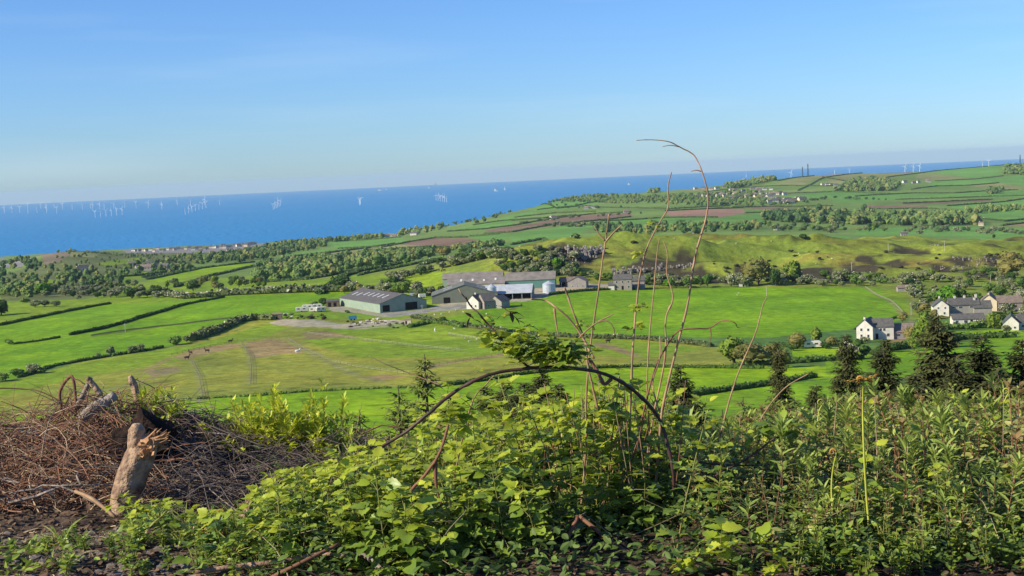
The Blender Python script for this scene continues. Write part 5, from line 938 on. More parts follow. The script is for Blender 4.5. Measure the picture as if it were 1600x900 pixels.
tag(grid_obj('bank_ground', BX, BY, gz(BX, BY), M['soil']), kind='structure')
def onbank(u, v):
    for y in np.arange(5.2, 11, .02):
        P = at(u, v, y)
        if P[2] <= gz(P[0], P[1]): return P
    return at(u, v, 9.)
def pw(lst): return np.array([at(u, v, y) for u, v, y in lst])
def smooth_path(P, n=5):
    P = np.asarray(P); k = len(P); t = np.arange(k); tt = np.linspace(0, k - 1, (k - 1) * n + 1); out = []
    for a in tt:
        i = min(int(a), k - 2); f = a - i; p0, p1, p2, p3 = P[max(i - 1, 0)], P[i], P[i + 1], P[min(i + 2, k - 1)]
        out.append(.5 * (2 * p1 + (p2 - p0) * f + (2 * p0 - 5 * p1 + 4 * p2 - p3) * f * f + (3 * p1 - p0 - 3 * p2 + p3) * f ** 3))
    return np.array(out)
def cane(name, lst, r0, r1, m_, label, cat='stem', group=None, knots=0, parent=None, thorns=0, side=()):
    rk = rng(len(lst) * 31 + int(lst[0][0])); k_ = 2.2 if len(lst) > 4 else .8; lst = [(a + rk.normal() * k_, b_ + rk.normal() * k_ * .5, c_ + rk.normal() * .02) for a, b_, c_ in lst]
    """one stem through the given points, radii in photo pixels at its depth"""
    y = lst[0][2]; P = smooth_path(pw(lst), 6); n = len(P); rad = np.linspace(r0, r1, n) * px(y) * .56; r = rng(int(lst[0][0] * 7 + lst[0][1])); P = P + r.normal(size=P.shape) * rad[:, None] * .10
    rad = rad * (1 + .04 * r.normal(size=n)); g = MB()
    for k in range(knots): i = r.integers(1, n - 1); rad[i] *= 1.3
    g.tube(P, np.abs(rad), 8)
    for k in range(thorns):
        i = r.integers(1, n - 1); d = r.normal(size=3); d /= np.linalg.norm(d); g.tube([P[i], P[i] + d * px(y) * 4.5], [px(y) * 1.1, px(y) * .1], 4)
    for sl_ in side: q = smooth_path(pw(sl_), 4); g.tube(q, np.linspace(r1 * 1.1, .5, len(q)) * px(y), 5)
    o = g.build(name, M[m_], parent, smooth=True)
    if parent is None: tag(o, label, cat, group)
    return o, P
# raspberry and bramble foliage
def leaflet():
    n = 9; t = np.linspace(0, 1, n); w_ = .36 * np.sin(np.pi * t ** .72) ** .85; w_[-1] = 0; alt = np.where(np.arange(n) % 2, 1, -1); c = []
    for s_, f in ((-1, 1.0), (-1, .5), (0, 0), (1, .5), (1, 1.0)):
        e_ = w_ * (1 + (.10 * alt if f == 1 else 0)); z = .17 * f * w_ / .36 * .55 - .16 * t * t + (.028 * alt * f if f else 0) - (.07 * w_ if f == 1 else 0); c.append(np.stack([s_ * f * e_, t - .10 * f * w_, z], 1))
    L = []
    for k in range(4):
        for i in range(n - 1): L += [k * n + i, (k + 1) * n + i, (k + 1) * n + i + 1, k * n + i + 1]
    return np.concatenate(c), L, [4] * (4 * (n - 1))
LEAFLET = leaflet()
def compound(g, r, base, d, size, m=0, nl=3, stemm=2):
    """a leaf of three or five leaflets on a stalk"""
    d = np.array(d, float); d /= np.linalg.norm(d); L = size * r.uniform(.7, 1.1); tip = base + d * L; mid = base + d * L * .5 + (0, 0, .08 * L); g.tube([base, mid, tip], [.0016, .0013, .001], 4, stemm, False)
    F0 = frame([d])[0]; X, Y = F0[:, 0], F0[:, 1]; D = [Y * 1 + (0, 0, r.uniform(-.5, 0))]; P = [tip]; S = [size]
    for k, (ps, an) in enumerate(((.98, 1.15), (.98, -1.15), (.62, 1.3), (.62, -1.3))[:nl - 1]):
        an += r.normal() * .12; D.append(Y * math.cos(an) + X * math.sin(an) + (0, 0, r.uniform(-.45, .05))); P.append(base + d * L * ps); S.append(size * r.uniform(.72, .9))
    up = np.array([0, 0, 1.0]) + r.normal(size=(len(D), 3)) * .28
    g.stamp(LEAFLET, frame(D, up) * np.array(S)[:, None, None], np.array(P), m)
def raspberry(seed, h, n, size):
    r = rng(seed); g = MB(); lean = r.normal(size=2) * .12 * h; C = smooth_path([(0, 0, -.05), (lean[0] * .3, lean[1] * .3, h * .4), (lean[0], lean[1], h)], 4); g.tube(C, np.linspace(.0035, .0018, len(C)), 5, 2); a = r.uniform(0, 6.28)
    for k in range(n):
        f = .12 + .88 * (k + .5) / n; p = C[min(int(f * (len(C) - 1)), len(C) - 1)]; a += 2.4 + r.normal() * .3; el = .15 + .7 * f ** 2; young = f > .82
        compound(g, r, p, (math.cos(a), math.sin(a), el), size * (1 - .35 * f) * r.uniform(.8, 1.15), 1 if young or r.random() < .12 else 0, 5 if r.random() < .4 else 3)
    return g.mesh('raspberry_plant', [M['rasp'], M['rasp_new'], M['green_stem']], True)
RP = [raspberry(400 + i, h, n, s) for i, (h, n, s) in enumerate([(.34, 15, .085), (.42, 18, .08), (.28, 12, .10), (.5, 20, .07), (.22, 11, .085), (.36, 18, .065)])]
def herb(seed, h, n, tpl, size, leafm, el=(.2, 1.1), stemm='green_stem', tipm=None, branches=1):
    r = rng(seed); g = MB()
    for b_ in range(branches):
        ln = r.normal(size=2) * .10 * h * (1 + (b_ > 0)); hh = h * (1 if b_ == 0 else r.uniform(.55, .95)); C = smooth_path([(0, 0, -.04), (ln[0] * .4, ln[1] * .4, hh * .5), (ln[0], ln[1], hh)], 4); g.tube(C, np.linspace(.003, .0015, len(C)), 5, 1)
        f = np.sort(r.uniform(.08, 1, n)); i = f * (len(C) - 1.001); j = i.astype(int); P = C[j] + (C[j + 1] - C[j]) * (i - j)[:, None]; a = np.arange(n) * 2.4 + r.normal(size=n) * .3; e = el[0] + (el[1] - el[0]) * f ** 1.5 + r.normal(size=n) * .12
        g.stamp(tpl, frame(np.stack([np.cos(a) * np.cos(e), np.sin(a) * np.cos(e), np.sin(e)], 1), np.array([0, 0, 1.]) + .3 * r.normal(size=(n, 3))) * (size * (1 - .35 * f) * r.uniform(.75, 1.2, n))[:, None, None], P, np.where(f > .85, 2, 0) if tipm else 0)
    return g.mesh('herb', [M[leafm], M[stemm]] + ([M[tipm]] if tipm else []), True)
WH = [herb(500 + i, h, n, LANCE, s, 'herb', stemm='twig') for i, (h, n, s) in enumerate([(.36, 44, .085), (.28, 36, .075), (.42, 52, .09)])]
SG = [herb(510 + i, h, n, OVATE, s, 'sage', (-.1, .8), 'twig', 'red_leaf' if i == 2 else 'herb', 3) for i, (h, n, s) in enumerate([(.34, 22, .052), (.26, 20, .05), (.38, 26, .045), (.22, 18, .055)])]
LC = [herb(520 + i, h, n, OVATE, s, 'rasp', (0, .6), branches=4) for i, (h, n, s) in enumerate([(.10, 10, .034), (.14, 12, .03), (.12, 12, .038)])]
def tuft(seed, h, n):
    r = rng(seed); g = MB(); a = r.uniform(0, 6.28, n); e = r.uniform(.7, 1.45, n); P = r.normal(size=(n, 3)) * (.02, .02, 0)
    g.stamp(BLADE, frame(np.stack([np.cos(a) * np.cos(e), np.sin(a) * np.cos(e), np.sin(e)], 1)) * (h * r.uniform(.5, 1.1, n))[:, None, None], P); return g.mesh('grass_tuft', M['grass_blade'])
TU = [tuft(530 + i, .14, 26) for i in range(3)]
VU = [-50, 100, 160, 250, 300, 330, 390, 440, 520, 560, 620, 700, 760, 820, 880, 960, 1040, 1100, 1160, 1250, 1330, 1450, 1600, 1700]
VL = [845, 835, 830, 790, 812, 805, 782, 760, 735, 700, 700, 650, 660, 640, 610, 615, 640, 685, 665, 645, 625, 612, 618, 620]
def sow(n, kinds, u0, u1, y0, y1, name, label, cat, group, seed, s0=.75, s1=1.25, hproto=.35, slack=25, vmin=None, vmax=None, meshes_h=None):
    r = rng(seed); k = 0; tries = 0
    while k < n and tries < n * 30:
        tries += 1; u = r.uniform(u0, u1); y = y0 + (y1 - y0) * r.random() ** .8; s_ = ray(u, 750); x = s_[0] / s_[1] * y; z = float(gz(x, y)); j = r.integers(len(kinds)); me = kinds[j]
        if 900 < u < 1240 and y < 6.0 and r.random() < .5: continue
        kz = slope(u, np.interp(u, VU, VL) - r.uniform(-10, slack) + (0 if slack else 0)); room = H + kz * y - z; hm = max(v.co[2] for v in me.vertices) if not hasattr(sow, 'c') or me.name not in sow.c else sow.c[me.name]
        sow.c[me.name] = hm; sc_ = r.uniform(s0, s1)
        if hm * sc_ > room:
            if room < hm * s0 * .75: continue
            sc_ = room / hm
        o = link(name, me); o.location = (x, y, z); o.rotation_euler = (r.normal() * .12, r.normal() * .12, r.uniform(0, 6.28)); o.scale = (sc_,) * 3; tag(o, ('short ' if sc_ * hm < .22 else 'tall ' if sc_ * hm > .36 else '') + label + ' ' + zone(u, y), cat, group); k += 1
sow.c = {}
ZONES = [(120, 'by the soil'), (250, 'under the broken log'), (400, 'near the split wood chunk'), (480, 'over the pale fallen branch'), (560, 'right of the curled dark crozier'), (640, 'under the left end of the arch'), (720, 'around the stout reddish cane'), (800, 'below the arch top, left'), (870, 'left of the broken cane'), (930, 'around the broken reddish cane'), (1000, 'under the tall canes'), (1070, 'at the foot of the arch'), (1140, 'right of the arch foot'), (1220, 'below the large leaf cluster'), (1290, 'left of the yellow stalks'), (1340, 'by the yellow stalks'), (1400, 'right of the tallest crozier'), (1480, 'below the tallest spruce'), (1560, 'below the broad spruce'), (9999, 'at the right edge')]
def zone(u, y): return next(n for m_, n in ZONES if u < m_) + ', ' + ('front row' if y < 6.2 else 'second row' if y < 7 else 'third row' if y < 8 else 'back row')
RG = 'raspberry shoots covering the bank'
sow(95, RP, 380, 720, 5.5, 7.2, 'raspberry_plant', 'raspberry shoot', 'raspberry plant', RG + ', left', 61)
sow(95, RP, 700, 1080, 5.5, 8.2, 'raspberry_plant', 'ribbed leaved raspberry shoot', 'raspberry plant', RG + ', middle', 62)
sow(40, RP, 520, 1080, 7.0, 9.4, 'raspberry_plant', 'shaded raspberry shoot', 'raspberry plant', RG + ', back', 63)
sow(34, RP, 680, 1090, 6.2, 7.8, 'raspberry_plant', 'lanky raspberry shoot rising above its neighbours', 'raspberry plant', RG + ', lanky', 78, 1.15, 1.7, slack=75)
sow(26, RP, 1060, 1600, 5.6, 8.5, 'raspberry_plant', 'raspberry shoot among greyish herbs', 'raspberry plant', RG + ', right', 64, .7, 1.0)
sow(16, RP[4:5], 180, 400, 5.6, 6.6, 'raspberry_plant', 'low raspberry seedling', 'raspberry plant', RG + ', by the soil', 65, .6, .95)
HG = 'leafy herbs of the bank'
sow(22, WH + SG, 1090, 1620, 6.5, 8.0, 'willowherb_plant', 'lanky shoot rising above its neighbours', 'herb', HG + ', lanky', 79, 1.1, 1.5, slack=60)
sow(85, WH, 1060, 1640, 5.7, 8.8, 'willowherb_plant', 'narrow leaved willowherb shoot', 'willowherb', HG + ', narrow', 66)
sow(175, SG, 1060, 1660, 6.2, 10.0, 'woody_herb', 'greyish green branching herb', 'herb', HG + ', greyish', 67, .8, 1.3)
sow(28, WH, 560, 1060, 6.5, 9.0, 'willowherb_plant', 'willowherb shoot among raspberry leaves', 'willowherb', HG + ', among raspberries', 68)
sow(60, SG, 480, 1060, 6.6, 9.6, 'woody_herb', 'greyish herb behind raspberry leaves', 'herb', HG + ', centre back', 69)
sow(70, WH + SG, 1100, 1640, 5.3, 6.3, 'willowherb_plant', 'leafy shoot', 'herb', HG + ', front', 75, .6, 1.0, slack=0)
sow(150, LC, 1240, 1650, 5.15, 6.4, 'low_herb_clump', 'low clump of small round leaves', 'herb', 'low clumps at the front right', 76, .8, 1.5)
sow(50, LC, 60, 420, 5.5, 6.9, 'low_herb_clump', 'low clump of small round leaves', 'herb', 'low clumps on the bare soil', 77, .7, 1.3)
sow(28, TU, 60, 480, 5.6, 7.1, 'grass_tuft', 'tuft of bright grass', 'grass tuft', 'grass tufts beside the soil', 70, .7, 1.3)
# low ground cover and litter
def cover(name, kinds_tpl, n, u0, u1, y0, y1, size, m_, label, cat, seed, lift=.03, el=(.1, .9), mask=None):
    r = rng(seed); u = r.uniform(u0, u1, n); y = r.uniform(y0, y1, n); s_ = np.array([ray(a, 750)[0] / ray(a, 750)[1] for a in u]); x = s_ * y; k = ~((u > 900) & (u < 1240) & (y < 6.0) & (r.random(n) < .4)); x, y, n = x[k], y[k], int(k.sum())
    if mask is not None: k = fbm(x * 1.7 + seed, y * 1.7, 3) > mask; x, y, n = x[k], y[k], int(k.sum())
    a = r.uniform(0, 6.28, n); e = r.uniform(*el, n); g = MB()
    g.stamp(kinds_tpl, frame(np.stack([np.cos(a) * np.cos(e), np.sin(a) * np.cos(e), np.sin(e)], 1), np.array([0, 0, 1.]) + .5 * r.normal(size=(n, 3))) * (size * r.uniform(.5, 1.4, n))[:, None, None], np.stack([x, y, gz(x, y) + r.uniform(0, lift, n)], 1))
    tag(g.build(name, M[m_]), label, cat, None, 'stuff')
cover('low_leaf_cover', OVATE, 9000, 400, 1080, 5.2, 9.6, .038, 'cover_leaf', 'low mat of small green leaves between the raspberry shoots', 'ground cover', 71, .12)
cover('low_herb_cover', OVATE, 16000, 1040, 1680, 5.2, 10.2, .030, 'cover_leaf', 'low mat of small greyish leaves on the right of the bank', 'ground cover', 72, .13)
cover('seedling_cover', OVATE, 2600, -60, 420, 5.2, 6.9, .035, 'rasp', 'scattered seedlings and weeds on the bare soil', 'ground cover', 73, .03, mask=.08)
cover('leaf_litter', SMALL, 16000, -80, 1680, 5.0, 9.5, .035, 'litter', 'brown dead leaves and chips lying over the soil', 'leaf litter', 74, .02, (-.2, .5))
def sticks(name, n, u0, u1, y0, y1, L0, L1, r0, r1, m_, label, cat, seed, height=.05, arc=.25, up=.35, hf=None, n_=5):
    r = rng(seed); g = MB()
    for i in range(n):
        u = r.uniform(u0, u1); y = r.uniform(y0, y1); x = ray(u, 750)[0] / ray(u, 750)[1] * y; L = r.uniform(L0, L1); a = r.uniform(0, 6.28) ; e = abs(r.normal()) * up; h = r.random() ** 1.4 * (hf(u, y) if hf else height); t = np.linspace(-.5, .5, n_)
        P = np.stack([x + np.cos(a) * t * L, y + np.sin(a) * t * L * .7, t * 0], 1); bend = r.normal() * arc; P[:, 0] += bend * (t ** 2) * L * math.sin(a); P[:, 2] = gz(x, y) + h + math.sin(e) * (t + .3) * L - abs(r.normal()) * arc * t ** 2 * L * 1.5 + r.normal(size=n_) * .006
        P[:, 2] = np.maximum(P[:, 2], gz(P[:, 0], P[:, 1]) - .01); rd = r.uniform(r0, r1); g.tube(P, np.linspace(rd, rd * .35, n_), 4, int(r.random() < .28), False)
    tag(g.build(name, [M[m_[0]], M[m_[1]]]), label, cat, None, 'stuff')
sticks('twig_heap', 3000, -70, 265, 7.2, 9.2, .12, .5, .0015, .0045, ('twig', 'straw'), 'tangled heap of reddish dead twigs around the broken log', 'twig heap', 81, hf=lambda u, y: (.13 * np.exp(-((y - 8.3) / .8) ** 2) + .02) * (.75 + .5 * math.sin(u * .09) ** 2) + .12 * math.exp(-((u - 135) / 55) ** 2), up=.42, arc=.8)
M['grey_twig'] = mat('grey_dead_twig', (.13, .105, .09), (.055, .045, .04), 6, .85, island=.8)
sticks('dead_brushwood', 3200, 240, 600, 7.0, 9.3, .12, .6, .0015, .004, ('grey_twig', 'grey_twig'), 'grey dead brushwood in the shaded hollow right of the broken log', 'brushwood', 82, hf=lambda u, y: .14, up=.3, arc=.5)  # dark grey twigs only: the hollow's shade is put into their colour
sticks('fallen_sticks', 500, 380, 1660, 5.5, 10.0, .1, .5, .0015, .004, ('straw', 'grey_twig'), 'dry sticks lying among the leaves of the bank', 'sticks', 83, .12, .3, .5)
sticks('wood_chips', 500, -60, 420, 5.2, 6.9, .02, .10, .002, .007, ('straw', 'grey_twig'), 'small chips and bits of stick on the bare soil', 'wood chips', 84, .01, .05, .1, n_=3)
r_ = rng(85); g = MB(); n = 700; u = r_.uniform(-60, 330, n); y = r_.uniform(5.2, 6.8, n); x = np.array([ray(a, 800)[0] / ray(a, 800)[1] for a in u]) * y
g.stamp(ICO1, rots(r_, n, 0, 0, None, r_.uniform(.006, .03, n) ** 1.0) * np.array([1, .8, .55])[None, :, None], np.stack([x, y, gz(x, y) + .004], 1)); tag(g.build('small_stones', mat('stone_grey', (.22, .19, .17), (.10, .085, .075), 9, .9, island=.8)), 'small stones and clods scattered on the bare soil', 'stones', None, 'stuff')
# the broken log, root plate and dead wood
M['log_bark'] = mat('pale_log', (.42, .29, .19), (.16, .10, .07), 16, .85, .2, 0, bump=.9, detail=6)
M['fresh_wood'] = mat('splintered_wood', (.50, .29, .15), (.30, .16, .08), 20, .8, .2, 0, bump=.4)
M['grey_wood'] = mat('grey_dead_wood', (.34, .29, .25), (.15, .12, .10), 14, .9, .2, 0, bump=.8, detail=6)
def log(name, lst, radii, m_, label, cat, group=None, n=18, parent=None, seed=0, rough=.05):
    P = smooth_path(pw(lst), 4); rad = np.interp(np.linspace(0, 1, len(P)), np.linspace(0, 1, len(radii)), radii) * px(lst[0][2]); g = MB(); g.tube(P, rad, n, 0); V = g.V[0]; c = np.repeat(P, n, 0); r = rng(seed); a = np.tile(1 + rough * r.normal(size=n), len(P))[:, None] * (1 + rough * .5 * r.normal(size=(len(V), 1))); g.V[0] = c + (V - c) * a
    o = g.build(name, M[m_], parent, smooth=True)
    return tag(o, label, cat, group) if parent is None else o
sticks('heap_branches', 90, -70, 300, 7.1, 8.9, .15, .6, .004, .010, ('grey_wood', 'log_bark'), 'thicker broken branches mixed through the twig heap', 'branches', 87, .16, .3, .35)
sticks('trailing_branches', 60, 260, 620, 6.9, 9.0, .2, .6, .003, .008, ('grey_wood', 'twig'), 'dark broken branches trailing right from the twig heap', 'branches', 88, .12, .3, .35)
cover('heap_dead_leaves', SMALL, 1500, -70, 560, 7.0, 9.0, .035, 'litter', 'dead leaves caught in the twig heap', 'dead leaves', 89, .16, (-.2, .8))
P0 = pw([(196, 772, 7.05)])[0]
e = empty('broken_log', (0, 0, 0), label='thick pale broken log standing upright with orange splinters at its top right', cat='log')
log('trunk', [(193, 805, 7.1), (199, 765, 7.1), (213, 725, 7.1), (226, 695, 7.12), (231, 682, 7.13)], [23, 23, 22, 20, 15], 'log_bark', '', '', parent=e, seed=3)
log('knob', [(212, 712, 7.1), (213, 690, 7.1), (214, 672, 7.1), (214, 662, 7.1)], [12, 13, 12, 6], 'log_bark', '', '', parent=e, seed=4)
r_ = rng(9); g = MB()
for k in range(60):
    b0 = at(228 + r_.uniform(-12, 14), 700 + r_.uniform(-14, 18), 7.06 + r_.uniform(-.03, .05)); t0 = at(246 + r_.uniform(-14, 22), 682 + r_.uniform(-14, 20), 7.08 + r_.uniform(-.04, .06)); g.tube([b0, (b0 + t0) / 2 + r_.normal(size=3) * .004, t0], [px(7) * r_.uniform(3, 6.5), px(7) * 2.5, px(7) * .3], 5)
g.build('splinters', M['fresh_wood'], e)
def lump(name, u, v, y, sx, sy, sz, m_, label, cat, seed, rough=.25):
    r = rng(seed); C = at(u, v, y); V = ICO2[0]; V = V * (1 + rough * fbm(V[:, 0] * 2 + seed, V[:, 1] * 2 + V[:, 2] * 1.7, 3))[:, None]; g = MB(); g.raw(V * np.array([sx, sy, sz]) + C, ICO2[1], ICO2[2]); return tag(g.build(name, M[m_]), label, cat)
M['dark_soil'] = mat('root_soil', (.035, .022, .018), (.012, .009, .008), 14, .95, .1, 0, bump=1.0)
lump('root_plate', 224, 700, 7.75, .17, .12, .19, 'dark_soil', 'dark soil clogged root plate behind the top of the broken log', 'root plate', 5, .9)
lump('earth_clod', 290, 716, 8.2, .16, .12, .09, 'dark_soil', 'dark earth lump with moss right of the root plate', 'earth clod', 6, .9)
log('dead_branch', [(125, 655, 8.0), (150, 636, 8.0), (180, 618, 8.0)], [7, 9, 7], 'grey_wood', 'grey weathered branch lying slanted on top of the twig heap', 'branch', seed=5)
log('broken_branch', [(118, 640, 8.05), (131, 615, 8.05), (142, 590, 8.05)], [4.5, 4, 3], 'grey_wood', 'broken branch rising left to a peak above the twig heap', 'branch', seed=6)
log('broken_branch', [(136, 590, 8.0), (147, 603, 8.0), (158, 618, 8.0)], [3.5, 5, 5], 'log_bark', 'short pale branch falling to the right from the peak', 'branch', seed=7)
log('broken_branch', [(96, 640, 8.1), (94, 610, 8.1), (112, 588, 8.1), (118, 620, 8.1), (119, 645, 8.1)], [2.5, 2.5, 2.5, 2.2, 2], 'twig', 'thin bent branch forming a hoop at the left of the peak', 'branch', seed=8)
log('wood_snag', [(218, 640, 8.35), (213, 615, 8.35), (207, 598, 8.35), (203, 587, 8.35)], [5.5, 6, 6, 3], 'log_bark', 'pale rounded snag poking out of the green sapling leaves', 'snag', seed=9)
log('wood_chunk', [(306, 822, 6.45), (325, 829, 6.4), (350, 834, 6.35)], [8, 9, 7], 'fresh_wood', 'pale split chunk of wood lying left of the raspberry leaves', 'wood chunk', seed=10, rough=.25)
log('wood_chunk', [(384, 808, 6.4), (388, 794, 6.4), (392, 780, 6.4)], [8, 6, 1], 'log_bark', 'upright pale splinter of wood beside the split chunk', 'wood chunk', seed=11, rough=.25)
FA = 'dead sticks on the bank'
log('fallen_branch', [(305, 893, 5.55), (380, 884, 5.6), (440, 877, 5.6), (500, 866, 5.65), (540, 868, 5.6)], [4, 4.5, 4, 3.5, 2], 'log_bark', 'long pale fallen branch along the bottom edge of the photo', 'branch', FA, seed=12, n=8)
log('fallen_branch', [(420, 905, 5.5), (470, 880, 5.5), (530, 850, 5.6)], [3.5, 3.5, 3], 'twig', 'reddish stick crossing under the long pale fallen branch', 'branch', FA, seed=13, n=8)
log('fallen_branch', [(530, 868, 5.7), (565, 866, 5.7), (590, 885, 5.6), (610, 905, 5.5)], [3, 4, 5, 5], 'grey_wood', 'dark bent branch running off the bottom edge left of centre', 'branch', FA, seed=14, n=8)
log('fallen_branch', [(118, 768, 6.9), (145, 780, 6.8), (180, 808, 6.7)], [3, 3.5, 3], 'dry_cane', 'pale stick lying at the foot of the broken log', 'branch', FA, seed=15, n=8)
log('fallen_branch', [(1050, 905, 5.6), (960, 850, 5.8), (925, 822, 5.85), (905, 806, 5.9)], [4, 4, 3.5, 3], 'twig', 'right leg of the broken reddish cane at the bottom centre', 'branch', FA, seed=16, n=8)
log('fallen_branch', [(862, 892, 5.7), (880, 855, 5.8), (904, 806, 5.9)], [3.5, 4, 3.5], 'twig', 'left leg of the broken reddish cane at the bottom centre', 'branch', FA, seed=17, n=8)
log('fallen_branch', [(1262, 706, 6.9), (1295, 750, 6.7), (1350, 790, 6.5)], [3, 3, 2.5], 'grey_wood', 'grey stick lying left of the tall yellow crozier', 'branch', FA, seed=18, n=8)
# the big bramble arch
e = empty('bramble_arch', (0, 0, 0), label='dark thorny bramble arching over the centre with a clump of green leaves on top', cat='bramble')
cane('stem', [(1052, 790, 6.3), (1053, 740, 6.3), (1048, 700, 6.28), (1030, 655, 6.25), (1000, 615, 6.2), (960, 590, 6.15), (920, 578, 6.1), (870, 573, 6.05), (810, 577, 6.0), (755, 588, 5.95), (710, 615, 5.92), (670, 645, 5.9), (635, 675, 5.9), (592, 700, 5.9)], 5.2, 4.2, 'arch', '', parent=e, thorns=70, knots=14)
cane('side_stem', [(830, 576, 6.0), (800, 550, 5.98), (780, 525, 5.96), (762, 506, 5.95), (748, 492, 5.95), (738, 478, 5.95), (728, 466, 5.95)], 3.4, 2.2, 'arch', '', parent=e, knots=3)
cane('side_stem', [(728, 466, 5.95), (722, 458, 5.95), (716, 452, 5.95)], 2.2, 1.5, 'dry_cane', '', parent=e)
r_ = rng(31); g = MB()
for k in range(170):
    t = r_.random(); u = np.interp(t, [0, .25, .6, 1], [770, 800, 850, 905]) + r_.normal() * 9; v = np.interp(t, [0, .25, .6, 1], [520, 542, 556, 552]) + r_.normal() * (15 - 5 * t)
    a = r_.uniform(0, 6.28); compound(g, r_, at(u, v, 6 + r_.normal() * .04), (math.cos(a), math.sin(a), r_.uniform(-.1, .9)), r_.uniform(.035, .062), 1 if r_.random() < .85 - .6 * t else 0, 3)
for u, v in [(655, 640), (672, 632), (700, 608), (650, 655), (1040, 668), (1000, 606), (965, 585), (620, 682), (745, 583)]:
    for k in range(2): a = r_.uniform(0, 6.28); compound(g, r_, at(u, v, 5.95), (math.cos(a), math.sin(a), r_.uniform(.2, .9)), r_.uniform(.018, .03), 1, 3)
g.build('leaves', [M['rasp'], M['rasp_new'], M['green_stem']], e, smooth=True)
r_ = rng(32); g = MB()
for u, v in [(797, 488), (803, 494), (806, 500), (735, 496), (740, 499), (792, 486), (805, 488)]:
    g.stamp(OVATE, frame(r_.normal(size=(2, 3))) * .045, np.array([at(u, v, 5.97)] * 2))
g.build('dead_leaves', M['litter'], e)
# tall bare canes
TC = 'tall bare canes in the middle of the view'
def C(lst, r0, r1, m_, label, **k): return cane('bare_cane', lst, r0, r1, m_, label, 'cane', TC, **k)
C([(1022, 790, 6.6), (1030, 720, 6.6), (1040, 640, 6.6), (1055, 560, 6.6), (1072, 480, 6.6), (1090, 400, 6.6), (1103, 345, 6.6), (1105, 310, 6.6), (1098, 275, 6.6), (1083, 245, 6.6), (1065, 230, 6.6), (1045, 223, 6.6), (1020, 220, 6.6), (996, 219, 6.6)], 4.0, 1.0, 'dry_cane', 'tallest cane, bending over to the left at its top against the sky', knots=3, side=[[(1096, 268, 6.6), (1088, 266, 6.6), (1079, 268, 6.6)], [(1060, 229, 6.6), (1048, 227, 6.6), (1035, 229, 6.6)]])
C([(985, 800, 6.5), (984, 700, 6.5), (987, 620, 6.5), (990, 540, 6.5), (994, 470, 6.5), (1002, 420, 6.5), (1014, 380, 6.5), (1030, 345, 6.5), (1043, 323, 6.5), (1043, 290, 6.5), (1049, 270, 6.5)], 3.4, 1.4, 'dry_cane', 'tall kinked cane with small fresh leaf buds, left of the tallest one', knots=6)
C([(905, 800, 6.4), (915, 700, 6.4), (915, 620, 6.4), (924, 540, 6.4), (933, 470, 6.4), (940, 410, 6.4), (947, 370, 6.4), (953, 334, 6.4)], 3.2, 1.8, 'dry_cane', 'straight pale cane rising past the farmhouse, leftmost of the tall ones', knots=4, side=[[(945, 376, 6.4), (936, 366, 6.4), (928, 352, 6.4)], [(946, 378, 6.4), (960, 362, 6.4), (973, 350, 6.4)]])
C([(1010, 790, 6.7), (1012, 690, 6.7), (1014, 600, 6.7), (1018, 520, 6.7), (1022, 450, 6.7), (1027, 400, 6.7), (1029, 372, 6.7)], 2.4, 1.4, 'dry_cane', 'thin straight cane ending in a dry bud, between the two tallest', knots=3)
C([(1002, 780, 6.6), (1020, 660, 6.6), (1036, 560, 6.6), (1042, 500, 6.6), (1050, 466, 6.6), (1045, 430, 6.6), (1043, 395, 6.6), (1038, 376, 6.6)], 2.8, 1.6, 'dry_cane', 'orange tinted zigzag cane with dry bud on top', knots=5)
C([(1118, 700, 7.4), (1135, 640, 7.4), (1155, 580, 7.4), (1175, 520, 7.4), (1190, 480, 7.4), (1198, 464, 7.4)], 2.6, 1.4, 'dry_cane', 'pale slanting cane crossing the green field right of the group')
C([(1183, 668, 7.6), (1205, 630, 7.6), (1230, 602, 7.6), (1262, 583, 7.6)], 2.4, 1.4, 'dry_cane', 'short pale cane curving to the right below the slanting one')
C([(935, 640, 6.3), (920, 575, 6.3), (908, 530, 6.3), (896, 490, 6.3), (888, 462, 6.3), (883, 448, 6.3)], 3.6, 2.2, 'dry_cane', 'stout broken cane with brown buds above the bramble arch', knots=5)
C([(925, 560, 6.3), (905, 520, 6.3), (885, 495, 6.3), (866, 480, 6.3), (850, 470, 6.3), (834, 467, 6.3)], 3.4, 2.0, 'dry_cane', 'bent cane leaning left above the arch, ending before the silo field', side=[[(866, 482, 6.3), (869, 505, 6.3), (873, 528, 6.3)]])
C([(876, 552, 6.2), (895, 535, 6.2), (915, 514, 6.2), (935, 502, 6.2), (950, 503, 6.2), (958, 514, 6.2), (960, 526, 6.2)], 2.6, 1.3, 'dry_cane', 'slim cane hooking over to the right above the leaf clump', side=[[(935, 502, 6.2), (950, 495, 6.2), (958, 490, 6.2)]])
C([(920, 560, 6.25), (935, 582, 6.22), (945, 600, 6.2), (955, 590, 6.2)], 5, 5, 'twig', 'short thick brown stub resting on the top of the arch', knots=3)
C([(1000, 660, 6.5), (1020, 580, 6.5), (1045, 538, 6.5), (1064, 518, 6.5), (1090, 514, 6.5), (1110, 513, 6.5), (1128, 503, 6.5), (1138, 500, 6.5), (1147, 506, 6.5), (1152, 512, 6.5), (1172, 513, 6.5)], 2.8, .9, 'twig', 'long thin tendril reaching right across the green field', side=[[(1110, 513, 6.5), (1111, 523, 6.5), (1110, 533, 6.5)]])
C([(1030, 640, 6.4), (1018, 600, 6.4), (1030, 560, 6.4), (1032, 525, 6.4)], 2.2, 1.6, 'dry_cane', 'short cane forking among the base of the tall group')
C([(700, 800, 6.3), (735, 640, 6.2), (760, 600, 6.2), (772, 588, 6.2)], 2.4, 1.4, 'dry_cane', 'thin pale cane leaning right through the leaves under the arch')
